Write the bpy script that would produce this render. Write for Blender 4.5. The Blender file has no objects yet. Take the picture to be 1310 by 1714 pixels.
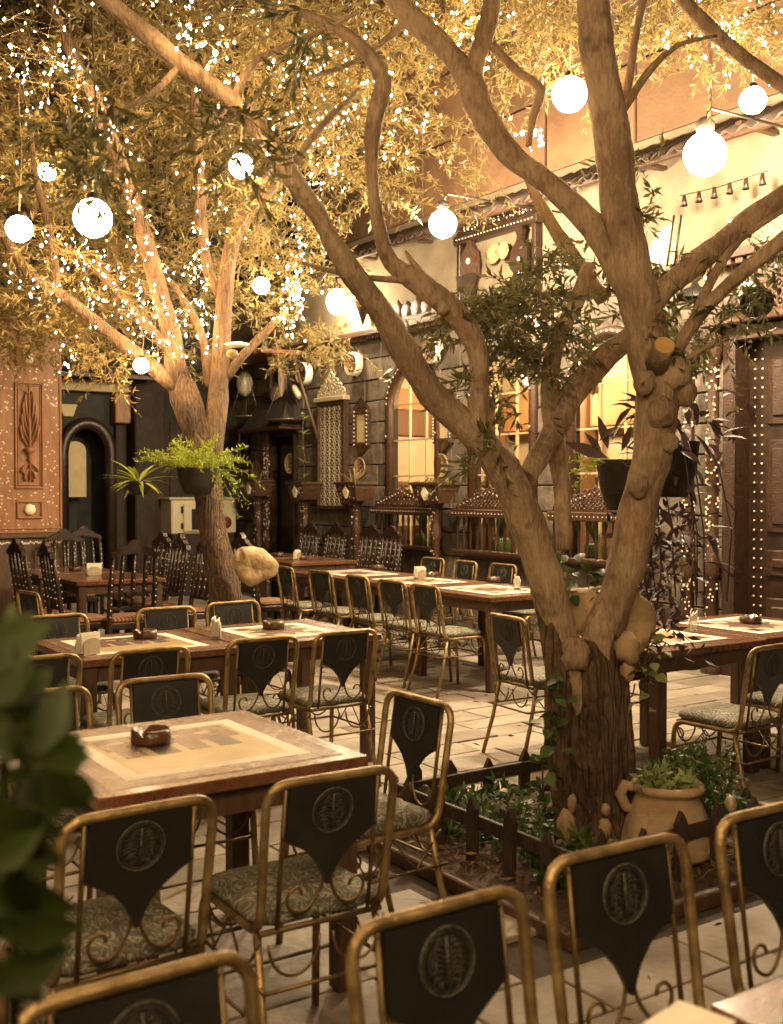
import bpy, math, random
import numpy as np
from mathutils import Vector, Matrix, noise

R = math.radians
scene = bpy.context.scene
COL = scene.collection
rnd = random.Random(7)

# ------------------------------------------------------------------ camera
F = 1850.0                      # focal length in photograph pixels (1310 x 1714)
CAMZ = 1.6
PITCH = R(-1.27)
cam_data = bpy.data.cameras.new('camera')
cam = bpy.data.objects.new('camera', cam_data)
COL.objects.link(cam)
cam.location = (0, 0, CAMZ)
cam.rotation_euler = (R(90) + PITCH, 0, 0)
cam_data.sensor_fit = 'VERTICAL'
cam_data.sensor_height = 36
cam_data.sensor_width = 36
cam_data.lens = F / 1714 * 36
cam_data.clip_end = 300
cam_data.clip_start = 0.05
cam_data.dof.use_dof = True
cam_data.dof.focus_distance = 6.5
cam_data.dof.aperture_fstop = 3.6
scene.camera = cam

# ------------------------------------------------------------------ night sky
world = bpy.data.worlds.new('World')
scene.world = world
world.use_nodes = True
wn = world.node_tree.nodes
sky = wn.new('ShaderNodeTexSky')
sky.sky_type = 'NISHITA'
sky.sun_disc = False
sky.sun_elevation = R(-4)
sky.sun_rotation = R(200)
world.node_tree.links.new(sky.outputs[0], wn['Background'].inputs[0])
wn['Background'].inputs[1].default_value = 0.05

scene.view_settings.view_transform = 'Standard'
scene.view_settings.look = 'None'
scene.view_settings.gamma = 1
scene.view_settings.use_curve_mapping = False
scene.view_settings.exposure = 1.75
scene.render.engine = 'CYCLES'
cy = scene.cycles
cy.use_denoising = True
cy.max_bounces = 6
cy.diffuse_bounces = 3
cy.glossy_bounces = 3
cy.transmission_bounces = 4
cy.transparent_max_bounces = 10
cy.sample_clamp_indirect = 6
cy.caustics_reflective = False
cy.caustics_refractive = False

# ------------------------------------------------------------------ frames
A34 = R(34)
U = Vector((-math.sin(A34), math.cos(A34), 0))     # along the window wall, away to the left
V = Vector((math.cos(A34), math.sin(A34), 0))      # towards the window wall
WV = 7.7                                           # window wall plane
BU = 15.9                                          # end wall plane
RW, RB = R(-56), R(34)                             # rotations of things on those two walls

def ray(px, py):
    x, y = (px - 655) / F, (857 - py) / F
    c, s = math.cos(PITCH), math.sin(PITCH)
    return Vector((x, c - y * s, s + y * c))

def at(px, py, depth):
    r = ray(px, py)
    return Vector((0, 0, CAMZ)) + r * (depth / r.y)

def uv(u, v, z=0):
    p = U * u + V * v
    return Vector((p.x, p.y, z))

def onplane(px, py, n, dist):
    r = ray(px, py)
    return Vector((0, 0, CAMZ)) + r * (dist / r.dot(n))

def wallp(px, py, dv=0):
    return onplane(px, py, V, WV + dv)

def backp(px, py, du=0):
    return onplane(px, py, U, BU + du)

def floorp(px, py, z=0):
    r = ray(px, py)
    return Vector((0, 0, CAMZ)) + r * ((z - CAMZ) / r.z)

# ------------------------------------------------------------------ mesh helpers
class MB:
    def __init__(s):
        s.v, s.f, s.sm = [], [], []
    def add(s, vs, fs, smooth=False):
        o = len(s.v)
        s.v += [tuple(p) for p in vs]
        for f in fs:
            s.f.append(tuple(i + o for i in f))
            s.sm.append(smooth)
        return s
    def box(s, x0, x1, y0, y1, z0, z1, b=0.0):
        if b <= 0:
            vs = [(x, y, z) for z in (z0, z1) for y in (y0, y1) for x in (x0, x1)]
            return s.add(vs, [(0, 2, 3, 1), (4, 5, 7, 6), (0, 1, 5, 4), (2, 6, 7, 3), (0, 4, 6, 2), (1, 3, 7, 5)])
        vs, idx = [], {}
        X, Y, Z = (x0, x1), (y0, y1), (z0, z1)
        for i in (0, 1):
            for j in (0, 1):
                for k in (0, 1):
                    sx, sy, sz = (b if i == 0 else -b), (b if j == 0 else -b), (b if k == 0 else -b)
                    idx[i, j, k, 0] = len(vs); vs.append((X[i], Y[j] + sy, Z[k] + sz))
                    idx[i, j, k, 1] = len(vs); vs.append((X[i] + sx, Y[j], Z[k] + sz))
                    idx[i, j, k, 2] = len(vs); vs.append((X[i] + sx, Y[j] + sy, Z[k]))
        fs = []
        g = lambda i, j, k, a: idx[i, j, k, a]
        for i in (0, 1):
            f = [g(i, 0, 0, 0), g(i, 1, 0, 0), g(i, 1, 1, 0), g(i, 0, 1, 0)]
            fs.append(f if i else f[::-1])
            f = [g(0, i, 0, 1), g(1, i, 0, 1), g(1, i, 1, 1), g(0, i, 1, 1)]
            fs.append(f[::-1] if i else f)
            f = [g(0, 0, i, 2), g(1, 0, i, 2), g(1, 1, i, 2), g(0, 1, i, 2)]
            fs.append(f if i else f[::-1])
        for i in (0, 1):
            for j in (0, 1):
                fs.append([g(i, j, 0, 0), g(i, j, 1, 0), g(i, j, 1, 1), g(i, j, 0, 1)])
                fs.append([g(i, 0, j, 0), g(i, 1, j, 0), g(i, 1, j, 2), g(i, 0, j, 2)])
                fs.append([g(0, i, j, 1), g(1, i, j, 1), g(1, i, j, 2), g(0, i, j, 2)])
                for k in (0, 1):
                    fs.append([g(i, j, k, 0), g(i, j, k, 1), g(i, j, k, 2)])
        seen = []
        for f in fs:
            if f not in seen:
                seen.append(f)
        return s.add(vs, seen)
    def prism(s, poly, y0, y1):
        """poly: (x, z) outline seen from -y, extruded from y0 to y1"""
        n = len(poly)
        vs = [(x, y0, z) for x, z in poly] + [(x, y1, z) for x, z in poly]
        fs = [tuple(range(n)), tuple(range(2 * n - 1, n - 1, -1))]
        fs += [(i, n + i, n + (i + 1) % n, (i + 1) % n) for i in range(n)]
        return s.add(vs, fs)
    def tube(s, pts, r, n=8, caps=True, jit=None):
        pts = [Vector(p) for p in pts]
        rr = r if isinstance(r, (list, tuple)) else [r] * len(pts)
        t = (pts[1] - pts[0]).normalized()
        a = t.orthogonal().normalized()
        vs = []
        m = len(pts)
        for i, p in enumerate(pts):
            if i == 0: t2 = pts[1] - pts[0]
            elif i == m - 1: t2 = pts[-1] - pts[-2]
            else: t2 = (pts[i + 1] - pts[i]).normalized() + (pts[i] - pts[i - 1]).normalized()
            if t2.length < 1e-9: t2 = t
            t2 = t2.normalized()
            a = (a - t2 * a.dot(t2))
            a = a.normalized() if a.length > 1e-6 else t2.orthogonal().normalized()
            b = t2.cross(a)
            t = t2
            for k in range(n):
                th = 2 * math.pi * k / n
                d = a * math.cos(th) + b * math.sin(th)
                q = rr[i]
                if jit: q *= jit(p + d * rr[i], th, i / (m - 1))
                vs.append(p + d * q)
        fs = []
        for i in range(m - 1):
            for k in range(n):
                k2 = (k + 1) % n
                fs.append((i * n + k, i * n + k2, (i + 1) * n + k2, (i + 1) * n + k))
        s.add(vs, fs, True)
        if caps:
            o = len(s.v) - len(vs)
            s.f.append(tuple(o + k for k in range(n))[::-1]); s.sm.append(False)
            s.f.append(tuple(o + (m - 1) * n + k for k in range(n))); s.sm.append(False)
        return s
    def lathe(s, prof, n=16, axis='z', c=(0, 0, 0), smooth=True, rfun=None):
        vs, fs = [], []
        m = len(prof)
        for i, (r, h) in enumerate(prof):
            for k in range(n):
                th = 2 * math.pi * k / n
                q = max(r, 1e-4)
                if rfun: q *= rfun(th, i)
                x, y = q * math.cos(th), q * math.sin(th)
                p = (x, y, h) if axis == 'z' else ((x, -h, y) if axis == 'y' else (h, x, y))
                vs.append((p[0] + c[0], p[1] + c[1], p[2] + c[2]))
        for i in range(m - 1):
            for k in range(n):
                k2 = (k + 1) % n
                fs.append((i * n + k, i * n + k2, (i + 1) * n + k2, (i + 1) * n + k))
        s.add(vs, fs, smooth)
        return s
    def ball(s, c, r, n=12, m=7, sc=(1, 1, 1), jit=None):
        prof = []
        vs, fs = [], []
        for i in range(m + 1):
            ph = math.pi * i / m
            for k in range(n):
                th = 2 * math.pi * k / n
                d = Vector((math.sin(ph) * math.cos(th), math.sin(ph) * math.sin(th), -math.cos(ph)))
                q = r * (jit(d) if jit else 1)
                vs.append((c[0] + d.x * q * sc[0], c[1] + d.y * q * sc[1], c[2] + d.z * q * sc[2]))
        for i in range(m):
            for k in range(n):
                k2 = (k + 1) % n
                fs.append((i * n + k, i * n + k2, (i + 1) * n + k2, (i + 1) * n + k))
        return s.add(vs, fs, True)
    def ring(s, c, r, t, axis='y', n=16, m=5, sc=(1, 1)):
        pts = []
        for k in range(n + 1):
            th = 2 * math.pi * k / n
            a, b = r * math.cos(th) * sc[0], r * math.sin(th) * sc[1]
            pts.append((c[0] + a, c[1], c[2] + b) if axis == 'y' else (c[0] + a, c[1] + b, c[2]))
        return s.tube(pts, t, m, caps=False)
    def mesh(s, name, mat=None):
        me = bpy.data.meshes.new(name)
        me.from_pydata(s.v, [], s.f)
        me.polygons.foreach_set('use_smooth', s.sm)
        if mat: me.materials.append(mat)
        me.update()
        return me
    def build(s, name, mat, parent=None, loc=None, rz=0, kind=None, rot=None):
        return link(name, s.mesh(name, mat), parent, loc, rz, kind, rot)

def link(name, me, parent=None, loc=None, rz=0, kind=None, rot=None):
    o = bpy.data.objects.new(name, me)
    COL.objects.link(o)
    if parent: o.parent = parent
    if loc is not None: o.location = loc
    if rot is not None: o.rotation_euler = rot
    elif rz: o.rotation_euler = (0, 0, rz)
    if kind: o['kind'] = kind
    return o

def thing(name, label, cat, loc=(0, 0, 0), rz=0, group=None):
    o = bpy.data.objects.new(name, None)
    COL.objects.link(o)
    o.empty_display_size = 0.1
    o.location = loc
    o.rotation_euler = (0, 0, rz)
    return tag(o, label, cat, group)

def tag(o, label, cat, group=None):
    o['label'] = label
    o['category'] = cat
    if group: o['group'] = group
    return o

def dup(root, loc, rz, label, group=None):
    r = root.copy(); COL.objects.link(r)
    r.location = loc; r.rotation_euler = (0, 0, rz)
    r['label'] = label
    if group: r['group'] = group
    for ch in root.children:
        c = ch.copy(); COL.objects.link(c); c.parent = r
        for g in ch.children:
            d = g.copy(); COL.objects.link(d); d.parent = c
    return r

def fillet(pts, r, n=5):
    pts = [Vector(p) for p in pts]
    out = [pts[0]]
    for i in range(1, len(pts) - 1):
        p, a, b = pts[i], pts[i - 1], pts[i + 1]
        ra = min(r, (a - p).length * .49, (b - p).length * .49)
        p0, p1 = p + (a - p).normalized() * ra, p + (b - p).normalized() * ra
        for k in range(n + 1):
            t = k / n
            out.append(p0 * (1 - t) ** 2 + p * 2 * t * (1 - t) + p1 * t * t)
    out.append(pts[-1])
    return out

def spline(pts, step):
    """Catmull-Rom through tuples (x, y, z, r)"""
    P = [np.array(p, float) for p in pts]
    P = [2 * P[0] - P[1]] + P + [2 * P[-1] - P[-2]]
    out = []
    for i in range(1, len(P) - 2):
        a, b, c, d = P[i - 1:i + 3]
        n = max(2, int(np.linalg.norm((c - b)[:3]) / step))
        for k in range(n):
            t = k / n
            out.append(.5 * (2 * b + (c - a) * t + (2 * a - 5 * b + 4 * c - d) * t * t + (3 * b - a - 3 * c + d) * t ** 3))
    out.append(P[-2])
    return out

def quads(name, verts, mat, parent=None, kind=None, nper=4, faces=None):
    """fast numpy mesh: verts (N,4,3) -> N quads"""
    verts = np.ascontiguousarray(verts, dtype=np.float32)
    me = bpy.data.meshes.new(name)
    if faces is None:
        n = verts.shape[0]
        me.vertices.add(n * 4); me.loops.add(n * 4); me.polygons.add(n)
        me.vertices.foreach_set('co', verts.reshape(-1))
        me.loops.foreach_set('vertex_index', np.arange(n * 4, dtype=np.int32))
        me.polygons.foreach_set('loop_start', np.arange(0, n * 4, 4, dtype=np.int32))
    else:
        n, k, _ = verts.shape
        fa = np.array(faces, dtype=np.int32)
        allf = (fa[None] + (np.arange(n) * k)[:, None, None]).reshape(-1)
        nf = n * len(fa); w = fa.shape[1]
        me.vertices.add(n * k); me.loops.add(nf * w); me.polygons.add(nf)
        me.vertices.foreach_set('co', verts.reshape(-1))
        me.loops.foreach_set('vertex_index', allf.astype(np.int32))
        me.polygons.foreach_set('loop_start', np.arange(0, nf * w, w, dtype=np.int32))
    me.materials.append(mat)
    me.update(calc_edges=True)
    me.validate()
    return link(name, me, parent, kind=kind)

def unit(a):
    return a / np.maximum(np.linalg.norm(a, axis=-1, keepdims=True), 1e-9)

def leaf_quads(P, D, M, tl, ll, lw, rng, droop=.25, spread=.9):
    """N twigs of M leaves -> quads (N*M, 4, 3), plus stem quads"""
    P = np.asarray(P, float); D = unit(np.asarray(D, float)); N = len(P)
    tls = tl * rng.uniform(.6, 1.3, (N, 1, 1))
    t = np.linspace(.12, 1, M)[None, :, None]
    base = P[:, None] + D[:, None] * tls * t + np.array([0, 0, -1.]) * droop * tls * t * t
    rd = unit(rng.normal(size=(N, M, 3)))
    ld = unit(D[:, None] * .75 + rd * spread + np.array([0, 0, -.15]))
    sd = unit(np.cross(ld, unit(rng.normal(size=(N, M, 3)))))
    L = ll * rng.uniform(.65, 1.25, (N, M, 1)); Wd = lw * rng.uniform(.75, 1.2, (N, M, 1))
    nn = np.cross(ld, sd)
    v0 = base; v2 = base + ld * L + nn * L * .06
    v1 = base + ld * L * .45 + sd * Wd * .5 + nn * L * .08
    v3 = base + ld * L * .45 - sd * Wd * .5 + nn * L * .08
    lv = np.stack([v0, v1, v2, v3], 2).reshape(-1, 4, 3)
    w = np.array([0, 0, 1.]) * .0018
    sa = P; sb = P + D * tls[:, 0] * .55 + np.array([0, 0, -1.]) * droop * tls[:, 0] * .3; sc = base[:, -1]
    st = np.concatenate([np.stack([sa - w, sb - w, sb + w, sa + w], 1), np.stack([sb - w, sc - w, sc + w, sb + w], 1)])
    return np.concatenate([lv, st])

# ------------------------------------------------------------------ materials
def mat(name, col, rough=.6, metal=0, var=None, scale=8, bump=0, bscale=60, emit=0, rand=0, detail=4, coat=0, spec=.5, stretch=None, sub=0):
    m = bpy.data.materials.new(name); m.use_nodes = True
    nt = m.node_tree; N = nt.nodes; Lk = nt.links
    b = N['Principled BSDF']
    b.inputs['Roughness'].default_value = rough
    b.inputs['Metallic'].default_value = metal
    b.inputs['Specular IOR Level'].default_value = spec
    if coat:
        b.inputs['Coat Weight'].default_value = coat
        b.inputs['Coat Roughness'].default_value = .15
    tc = N.new('ShaderNodeTexCoord')
    src = tc.outputs['Object']
    if stretch:
        mp = N.new('ShaderNodeMapping'); mp.inputs['Scale'].default_value = stretch
        Lk.new(src, mp.inputs[0]); src = mp.outputs[0]
    if rand:
        oi0 = N.new('ShaderNodeObjectInfo')
        sc0 = N.new('ShaderNodeVectorMath'); sc0.operation = 'SCALE'; sc0.inputs[0].default_value = (37, 91, 53)
        Lk.new(oi0.outputs['Random'], sc0.inputs['Scale'])
        ad0 = N.new('ShaderNodeVectorMath'); ad0.operation = 'ADD'
        Lk.new(src, ad0.inputs[0]); Lk.new(sc0.outputs[0], ad0.inputs[1]); src = ad0.outputs[0]
    c = (*col, 1)
    out = None
    if var:
        nz = N.new('ShaderNodeTexNoise'); nz.inputs['Scale'].default_value = scale; nz.inputs['Detail'].default_value = detail
        Lk.new(src, nz.inputs[0])
        cr = N.new('ShaderNodeValToRGB')
        cr.color_ramp.elements[0].position = .32; cr.color_ramp.elements[1].position = .68
        cr.color_ramp.elements[0].color = c; cr.color_ramp.elements[1].color = (*var, 1)
        Lk.new(nz.outputs[0], cr.inputs[0])
        out = cr.outputs[0]
    else:
        rgb = N.new('ShaderNodeRGB'); rgb.outputs[0].default_value = c; out = rgb.outputs[0]
    if rand:
        oi = N.new('ShaderNodeObjectInfo'); gi = N.new('ShaderNodeNewGeometry')
        ad = N.new('ShaderNodeMath'); ad.operation = 'ADD'
        Lk.new(oi.outputs['Random'], ad.inputs[0]); Lk.new(gi.outputs['Random Per Island'], ad.inputs[1])
        fr = N.new('ShaderNodeMath'); fr.operation = 'FRACT'; Lk.new(ad.outputs[0], fr.inputs[0])
        mr = N.new('ShaderNodeMapRange'); mr.inputs[3].default_value = 1 - rand; mr.inputs[4].default_value = 1 + rand
        Lk.new(fr.outputs[0], mr.inputs[0])
        hs = N.new('ShaderNodeHueSaturation'); Lk.new(mr.outputs[0], hs.inputs['Value']); Lk.new(out, hs.inputs['Color'])
        out = hs.outputs[0]
    Lk.new(out, b.inputs['Base Color'])
    if bump:
        n2 = N.new('ShaderNodeTexNoise'); n2.inputs['Scale'].default_value = bscale; n2.inputs['Detail'].default_value = 5
        Lk.new(src, n2.inputs[0])
        bp = N.new('ShaderNodeBump'); bp.inputs['Strength'].default_value = bump; bp.inputs['Distance'].default_value = .01
        Lk.new(n2.outputs[0], bp.inputs['Height']); Lk.new(bp.outputs[0], b.inputs['Normal'])
        mr2 = N.new('ShaderNodeMapRange'); mr2.inputs[3].default_value = max(.05, rough - .12); mr2.inputs[4].default_value = min(1, rough + .12)
        Lk.new(n2.outputs[0], mr2.inputs[0]); Lk.new(mr2.outputs[0], b.inputs['Roughness'])
    if sub:
        tr = N.new('ShaderNodeBsdfTranslucent'); Lk.new(out, tr.inputs[0])
        mx = N.new('ShaderNodeMixShader'); mx.inputs[0].default_value = sub
        Lk.new(b.outputs[0], mx.inputs[1]); Lk.new(tr.outputs[0], mx.inputs[2])
        Lk.new(mx.outputs[0], N['Material Output'].inputs[0])
    return m

def emis(name, col, strength):
    m = bpy.data.materials.new(name); m.use_nodes = True
    nt = m.node_tree
    nt.nodes.remove(nt.nodes['Principled BSDF'])
    e = nt.nodes.new('ShaderNodeEmission'); e.inputs[0].default_value = (*col, 1); e.inputs[1].default_value = strength
    nt.links.new(e.outputs[0], nt.nodes['Material Output'].inputs[0])
    m.cycles.emission_sampling = 'FRONT'
    return m

def bark(name, c1, c2, strength, crack=.25):
    m = bpy.data.materials.new(name); m.use_nodes = True
    nt = m.node_tree; N = nt.nodes; Lk = nt.links
    b = N['Principled BSDF']; b.inputs['Roughness'].default_value = .8
    tc = N.new('ShaderNodeTexCoord')
    mp = N.new('ShaderNodeMapping'); mp.inputs['Scale'].default_value = (1, 1, .3); Lk.new(tc.outputs['Object'], mp.inputs[0])
    fine = N.new('ShaderNodeTexNoise'); fine.inputs['Scale'].default_value = 55; fine.inputs['Detail'].default_value = 6; fine.inputs['Roughness'].default_value = .65
    Lk.new(mp.outputs[0], fine.inputs[0])
    big_ = N.new('ShaderNodeTexNoise'); big_.inputs['Scale'].default_value = 5; big_.inputs['Detail'].default_value = 5
    Lk.new(tc.outputs['Object'], big_.inputs[0])
    vo = N.new('ShaderNodeTexVoronoi'); vo.inputs['Scale'].default_value = 9; Lk.new(tc.outputs['Object'], vo.inputs[0])
    kn = N.new('ShaderNodeMapRange'); kn.inputs[1].default_value = .05; kn.inputs[2].default_value = .22; kn.inputs[3].default_value = .35; kn.inputs[4].default_value = 1
    Lk.new(vo.outputs['Distance'], kn.inputs[0])
    av = N.new('ShaderNodeMix'); av.data_type = 'FLOAT'; av.inputs[0].default_value = .45
    Lk.new(big_.outputs[0], av.inputs[2]); Lk.new(fine.outputs[0], av.inputs[3])
    cr = N.new('ShaderNodeValToRGB')
    cr.color_ramp.elements[0].position = .42; cr.color_ramp.elements[1].position = .58
    cr.color_ramp.elements[0].color = (*c2, 1); cr.color_ramp.elements[1].color = (*c1, 1)
    Lk.new(av.outputs[0], cr.inputs[0])
    mu = N.new('ShaderNodeMix'); mu.data_type = 'RGBA'; mu.blend_type = 'MULTIPLY'; mu.inputs[0].default_value = .7
    Lk.new(cr.outputs[0], mu.inputs[6]); Lk.new(kn.outputs[0], mu.inputs[7])
    Lk.new(mu.outputs[2], b.inputs['Base Color'])
    mp2 = N.new('ShaderNodeMapping'); mp2.inputs['Scale'].default_value = (1, 1, .12); Lk.new(tc.outputs['Object'], mp2.inputs[0])
    wob = N.new('ShaderNodeVectorMath'); wob.operation = 'MULTIPLY_ADD'; wob.inputs[1].default_value = (.05, .05, .05)
    Lk.new(big_.outputs['Color'], wob.inputs[0]); Lk.new(mp2.outputs[0], wob.inputs[2])
    ck = N.new('ShaderNodeTexVoronoi'); ck.feature = 'DISTANCE_TO_EDGE'; ck.inputs['Scale'].default_value = 26; Lk.new(wob.outputs[0], ck.inputs[0])
    cm = N.new('ShaderNodeMapRange'); cm.inputs[1].default_value = .0; cm.inputs[2].default_value = .16; Lk.new(ck.outputs[0], cm.inputs[0])
    cd = N.new('ShaderNodeMapRange'); cd.inputs[3].default_value = 1 - .6 * crack; Lk.new(cm.outputs[0], cd.inputs[0])
    m2 = N.new('ShaderNodeMix'); m2.data_type = 'RGBA'; m2.blend_type = 'MULTIPLY'; m2.inputs[0].default_value = 1
    Lk.new(mu.outputs[2], m2.inputs[6]); Lk.new(cd.outputs[0], m2.inputs[7]); Lk.new(m2.outputs[2], b.inputs['Base Color'])
    hm = N.new('ShaderNodeMath'); hm.operation = 'MULTIPLY_ADD'; hm.inputs[1].default_value = crack * .8
    Lk.new(cm.outputs[0], hm.inputs[0]); Lk.new(fine.outputs[0], hm.inputs[2])
    bp = N.new('ShaderNodeBump'); bp.inputs['Strength'].default_value = min(1, .75 * strength); bp.inputs['Distance'].default_value = .02 * strength
    Lk.new(hm.outputs[0], bp.inputs['Height']); Lk.new(bp.outputs[0], b.inputs['Normal'])
    return m
M = {}
M['brass'] = mat('brass_paint', (.42, .30, .13), .42, .65, (.17, .11, .05), 16, .35, 90, rand=.14)
M['rod'] = mat('iron_rod', (.20, .13, .05), .45, .7, (.12, .08, .035), 20)
M['leather'] = mat('black_leather', (.009, .009, .008), .42, 0, (.018, .017, .014), 10, .35, 220, rand=.3)
M['medal'] = mat('medallion', (.13, .12, .09), .6, .1, (.03, .028, .022), 150)
M['wood'] = mat('table_wood', (.17, .07, .032), .28, 0, (.09, .035, .017), 6, .15, 40, stretch=(1, 8, 1), coat=.4)
M['leg'] = mat('dark_wood_leg', (.10, .055, .028), .5, 0, (.06, .03, .015), 8, .3, 50, stretch=(6, 6, 1))
M['cream'] = mat('cream_inlay', (.44, .34, .16), .32, 0, (.34, .24, .11), 9, .15, 120)
M['pale'] = mat('pale_inlay', (.56, .50, .38), .3, 0, (.44, .37, .27), 7, .1, 120, coat=.2)
M['mosaic'] = mat('mosaic_border', (.11, .055, .04), .22, 0, (.27, .18, .13), 42, .25, 120, detail=3)
M['plum'] = mat('plum_tile', (.035, .02, .03), .35, 0, (.085, .05, .05), 60)
M['ochre'] = mat('ochre_tile', (.42, .30, .12), .3, 0, (.30, .20, .09), 40)
M['dark'] = mat('black_carved_wood', (.016, .009, .006), .35, 0, (.035, .018, .011), 12, .3, 80)
M['carved'] = mat('brown_carved_wood', (.075, .035, .018), .42, 0, (.035, .016, .009), 30, .7, 60)
M['doorwood'] = mat('dark_door_wood', (.045, .020, .010), .45, 0, (.022, .010, .006), 20, .7, 60)
M['inlaywood'] = mat('honey_wood', (.31, .145, .06), .5, 0, (.20, .09, .036), 5, .3, 50, stretch=(5, 5, 1))
M['pearl'] = mat('mother_of_pearl', (.78, .70, .52), .25, 0, (.60, .52, .38), 40)
M['stone'] = mat('dark_basalt', (.17, .135, .10), .8, 0, (.08, .062, .046), 9, .9, 26, rand=.28)
M['mortar'] = mat('dark_mortar', (.025, .021, .018), .95)
M['plaster'] = mat('pale_plaster', (.22, .172, .112), .85, 0, (.14, .105, .066), 3, .9, 22, detail=8)
M['ostone'] = mat('orange_stone', (.19, .108, .056), .8, 0, (.125, .068, .034), 3, .7, 30, rand=.3, detail=8)
M['paver'] = mat('paving_stone', (.32, .27, .21), .65, 0, (.19, .155, .115), 4, .7, 26, rand=.26, detail=8)
M['grout'] = mat('paving_grout', (.07, .055, .04), .95, 0, (.04, .03, .022), 20)
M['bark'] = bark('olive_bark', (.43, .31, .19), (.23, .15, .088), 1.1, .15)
M['barkd'] = bark('shaded_rough_bark', (.19, .115, .06), (.07, .042, .024), 1.7, .5)  # ridged bark; shade on the backlit lower trunk is put into its dark colour
M['barkb'] = bark('brown_olive_bark', (.20, .125, .065), (.10, .06, .032), 1.2, .3)  # brown bark, toned darker to offset the strong string light on these limbs
M['cut'] = mat('cut_wood', (.55, .33, .12), .7, 0, (.42, .24, .09), 12)
M['leaf'] = mat('olive_leaf', (.20, .155, .055), .5, 0, (.30, .225, .09), 3, rand=.4, sub=.45)
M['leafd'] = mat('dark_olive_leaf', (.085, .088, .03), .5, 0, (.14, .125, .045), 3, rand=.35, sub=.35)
M['fern'] = mat('bright_fern', (.34, .38, .03), .5, 0, (.22, .28, .025), 6, rand=.3, sub=.3)
M['green'] = mat('green_leaf', (.045, .085, .018), .45, 0, (.075, .11, .03), 5, rand=.3, sub=.2)
M['lettuce'] = mat('pale_green_leaf', (.30, .34, .12), .5, 0, (.18, .23, .07), 8, rand=.25, sub=.25)
M['purple'] = mat('purple_leaf', (.045, .026, .028), .65, 0, (.075, .04, .035), 8, rand=.3, sub=.1)
M['bigleaf'] = mat('glossy_leaf', (.020, .036, .006), .55, 0, (.042, .058, .012), 14, .3, 60, rand=.35, sub=.35, spec=.3)
M['terra'] = mat('clay_jar', (.48, .35, .20), .85, 0, (.30, .20, .11), 9, .8, 30)
M['rock'] = mat('pale_rock', (.50, .36, .19), .85, 0, (.30, .20, .10), 9, 1, 24, detail=8)
M['pebble'] = mat('beige_pebble', (.42, .29, .16), .75, 0, (.34, .22, .12), 14, .3, 40)
M['soil'] = mat('soil', (.035, .022, .013), .95, 0, (.075, .045, .024), 30, 1, 60)
M['litter'] = mat('dry_leaf', (.20, .115, .045), .8, 0, (.10, .055, .025), 10, rand=.4)
M['fence'] = mat('dark_fence_wood', (.045, .026, .016), .6, 0, (.025, .015, .010), 10, .5, 40, stretch=(4, 4, 1))
M['napkin'] = mat('paper_napkin', (.78, .72, .60), .9, 0, (.70, .63, .50), 20)
M['holder'] = mat('napkin_holder', (.48, .40, .28), .5, .2, (.36, .29, .19), 30)
M['ash'] = mat('brown_ashtray', (.055, .026, .014), .3, 0, (.10, .05, .025), 14)
M['white'] = mat('white_rim', (.75, .70, .60), .45)
M['face'] = mat('brown_disc', (.30, .19, .10), .5, 0, (.10, .055, .03), 26)
M['plate'] = mat('painted_plate', (.48, .36, .20), .35, 0, (.16, .08, .04), 34)
M['iron'] = mat('black_iron', (.012, .011, .010), .5, .3)
M['steel'] = mat('old_steel', (.30, .26, .20), .4, .8, (.18, .15, .11), 30)
M['mail'] = mat('chain_mail', (.25, .19, .13), .5, .5, (.10, .07, .045), 130)
M['enamel'] = mat('cream_enamel', (.55, .50, .34), .35, 0, (.48, .43, .29), 4)
M['panelc'] = mat('cream_board', (.50, .40, .22), .6, 0, (.42, .33, .18), 5)
M['darkwall'] = mat('dark_green_wall', (.020, .020, .015), .75, 0, (.012, .012, .010), 5, .5, 30, rand=.15)
M['brownwall'] = mat('dark_brown_wall', (.035, .020, .013), .8, 0, (.018, .011, .008), 8, .5, 30)
M['redtin'] = mat('red_painted_edge', (.24, .06, .03), .5, 0, (.16, .045, .025), 20)
M['rooftin'] = mat('rusty_corrugated_roof', (.07, .045, .030), .7, 0, (.035, .022, .016), 10, .4, 40)
M['roomwall'] = mat('room_wall', (.58, .47, .31), .8, 0, (.50, .38, .24), 3)
M['roomorange'] = mat('orange_blind', (.45, .22, .09), .7)
M['roomdark'] = mat('room_dark_panel', (.16, .08, .035), .7)
M['cord'] = mat('light_cord', (.20, .15, .07), .6)
M['sash'] = mat('window_bar', (.46, .34, .19), .5)
M['ceramic'] = mat('dark_pot', (.016, .012, .010), .6, 0, (.03, .022, .016), 14, .4, 40)
M['tin'] = mat('grey_lamp_housing', (.10, .09, .075), .5, .5)

def stripes(name, c1, c2, sc):
    m = mat(name, c1, .8)
    nt = m.node_tree; N = nt.nodes
    w = N.new('ShaderNodeTexWave'); w.inputs['Scale'].default_value = sc; w.inputs['Distortion'].default_value = .6
    tc = N.new('ShaderNodeTexCoord'); nt.links.new(tc.outputs['Object'], w.inputs[0])
    cr = N.new('ShaderNodeValToRGB')
    cr.color_ramp.elements[0].color = (*c1, 1); cr.color_ramp.elements[1].color = (*c2, 1)
    cr.color_ramp.elements[0].position = .35; cr.color_ramp.elements[1].position = .65
    nt.links.new(w.outputs[0], cr.inputs[0]); nt.links.new(cr.outputs[0], N['Principled BSDF'].inputs['Base Color'])
    return m
M['stripe'] = stripes('striped_fabric', (.34, .19, .10), (.13, .05, .03), 9)

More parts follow.
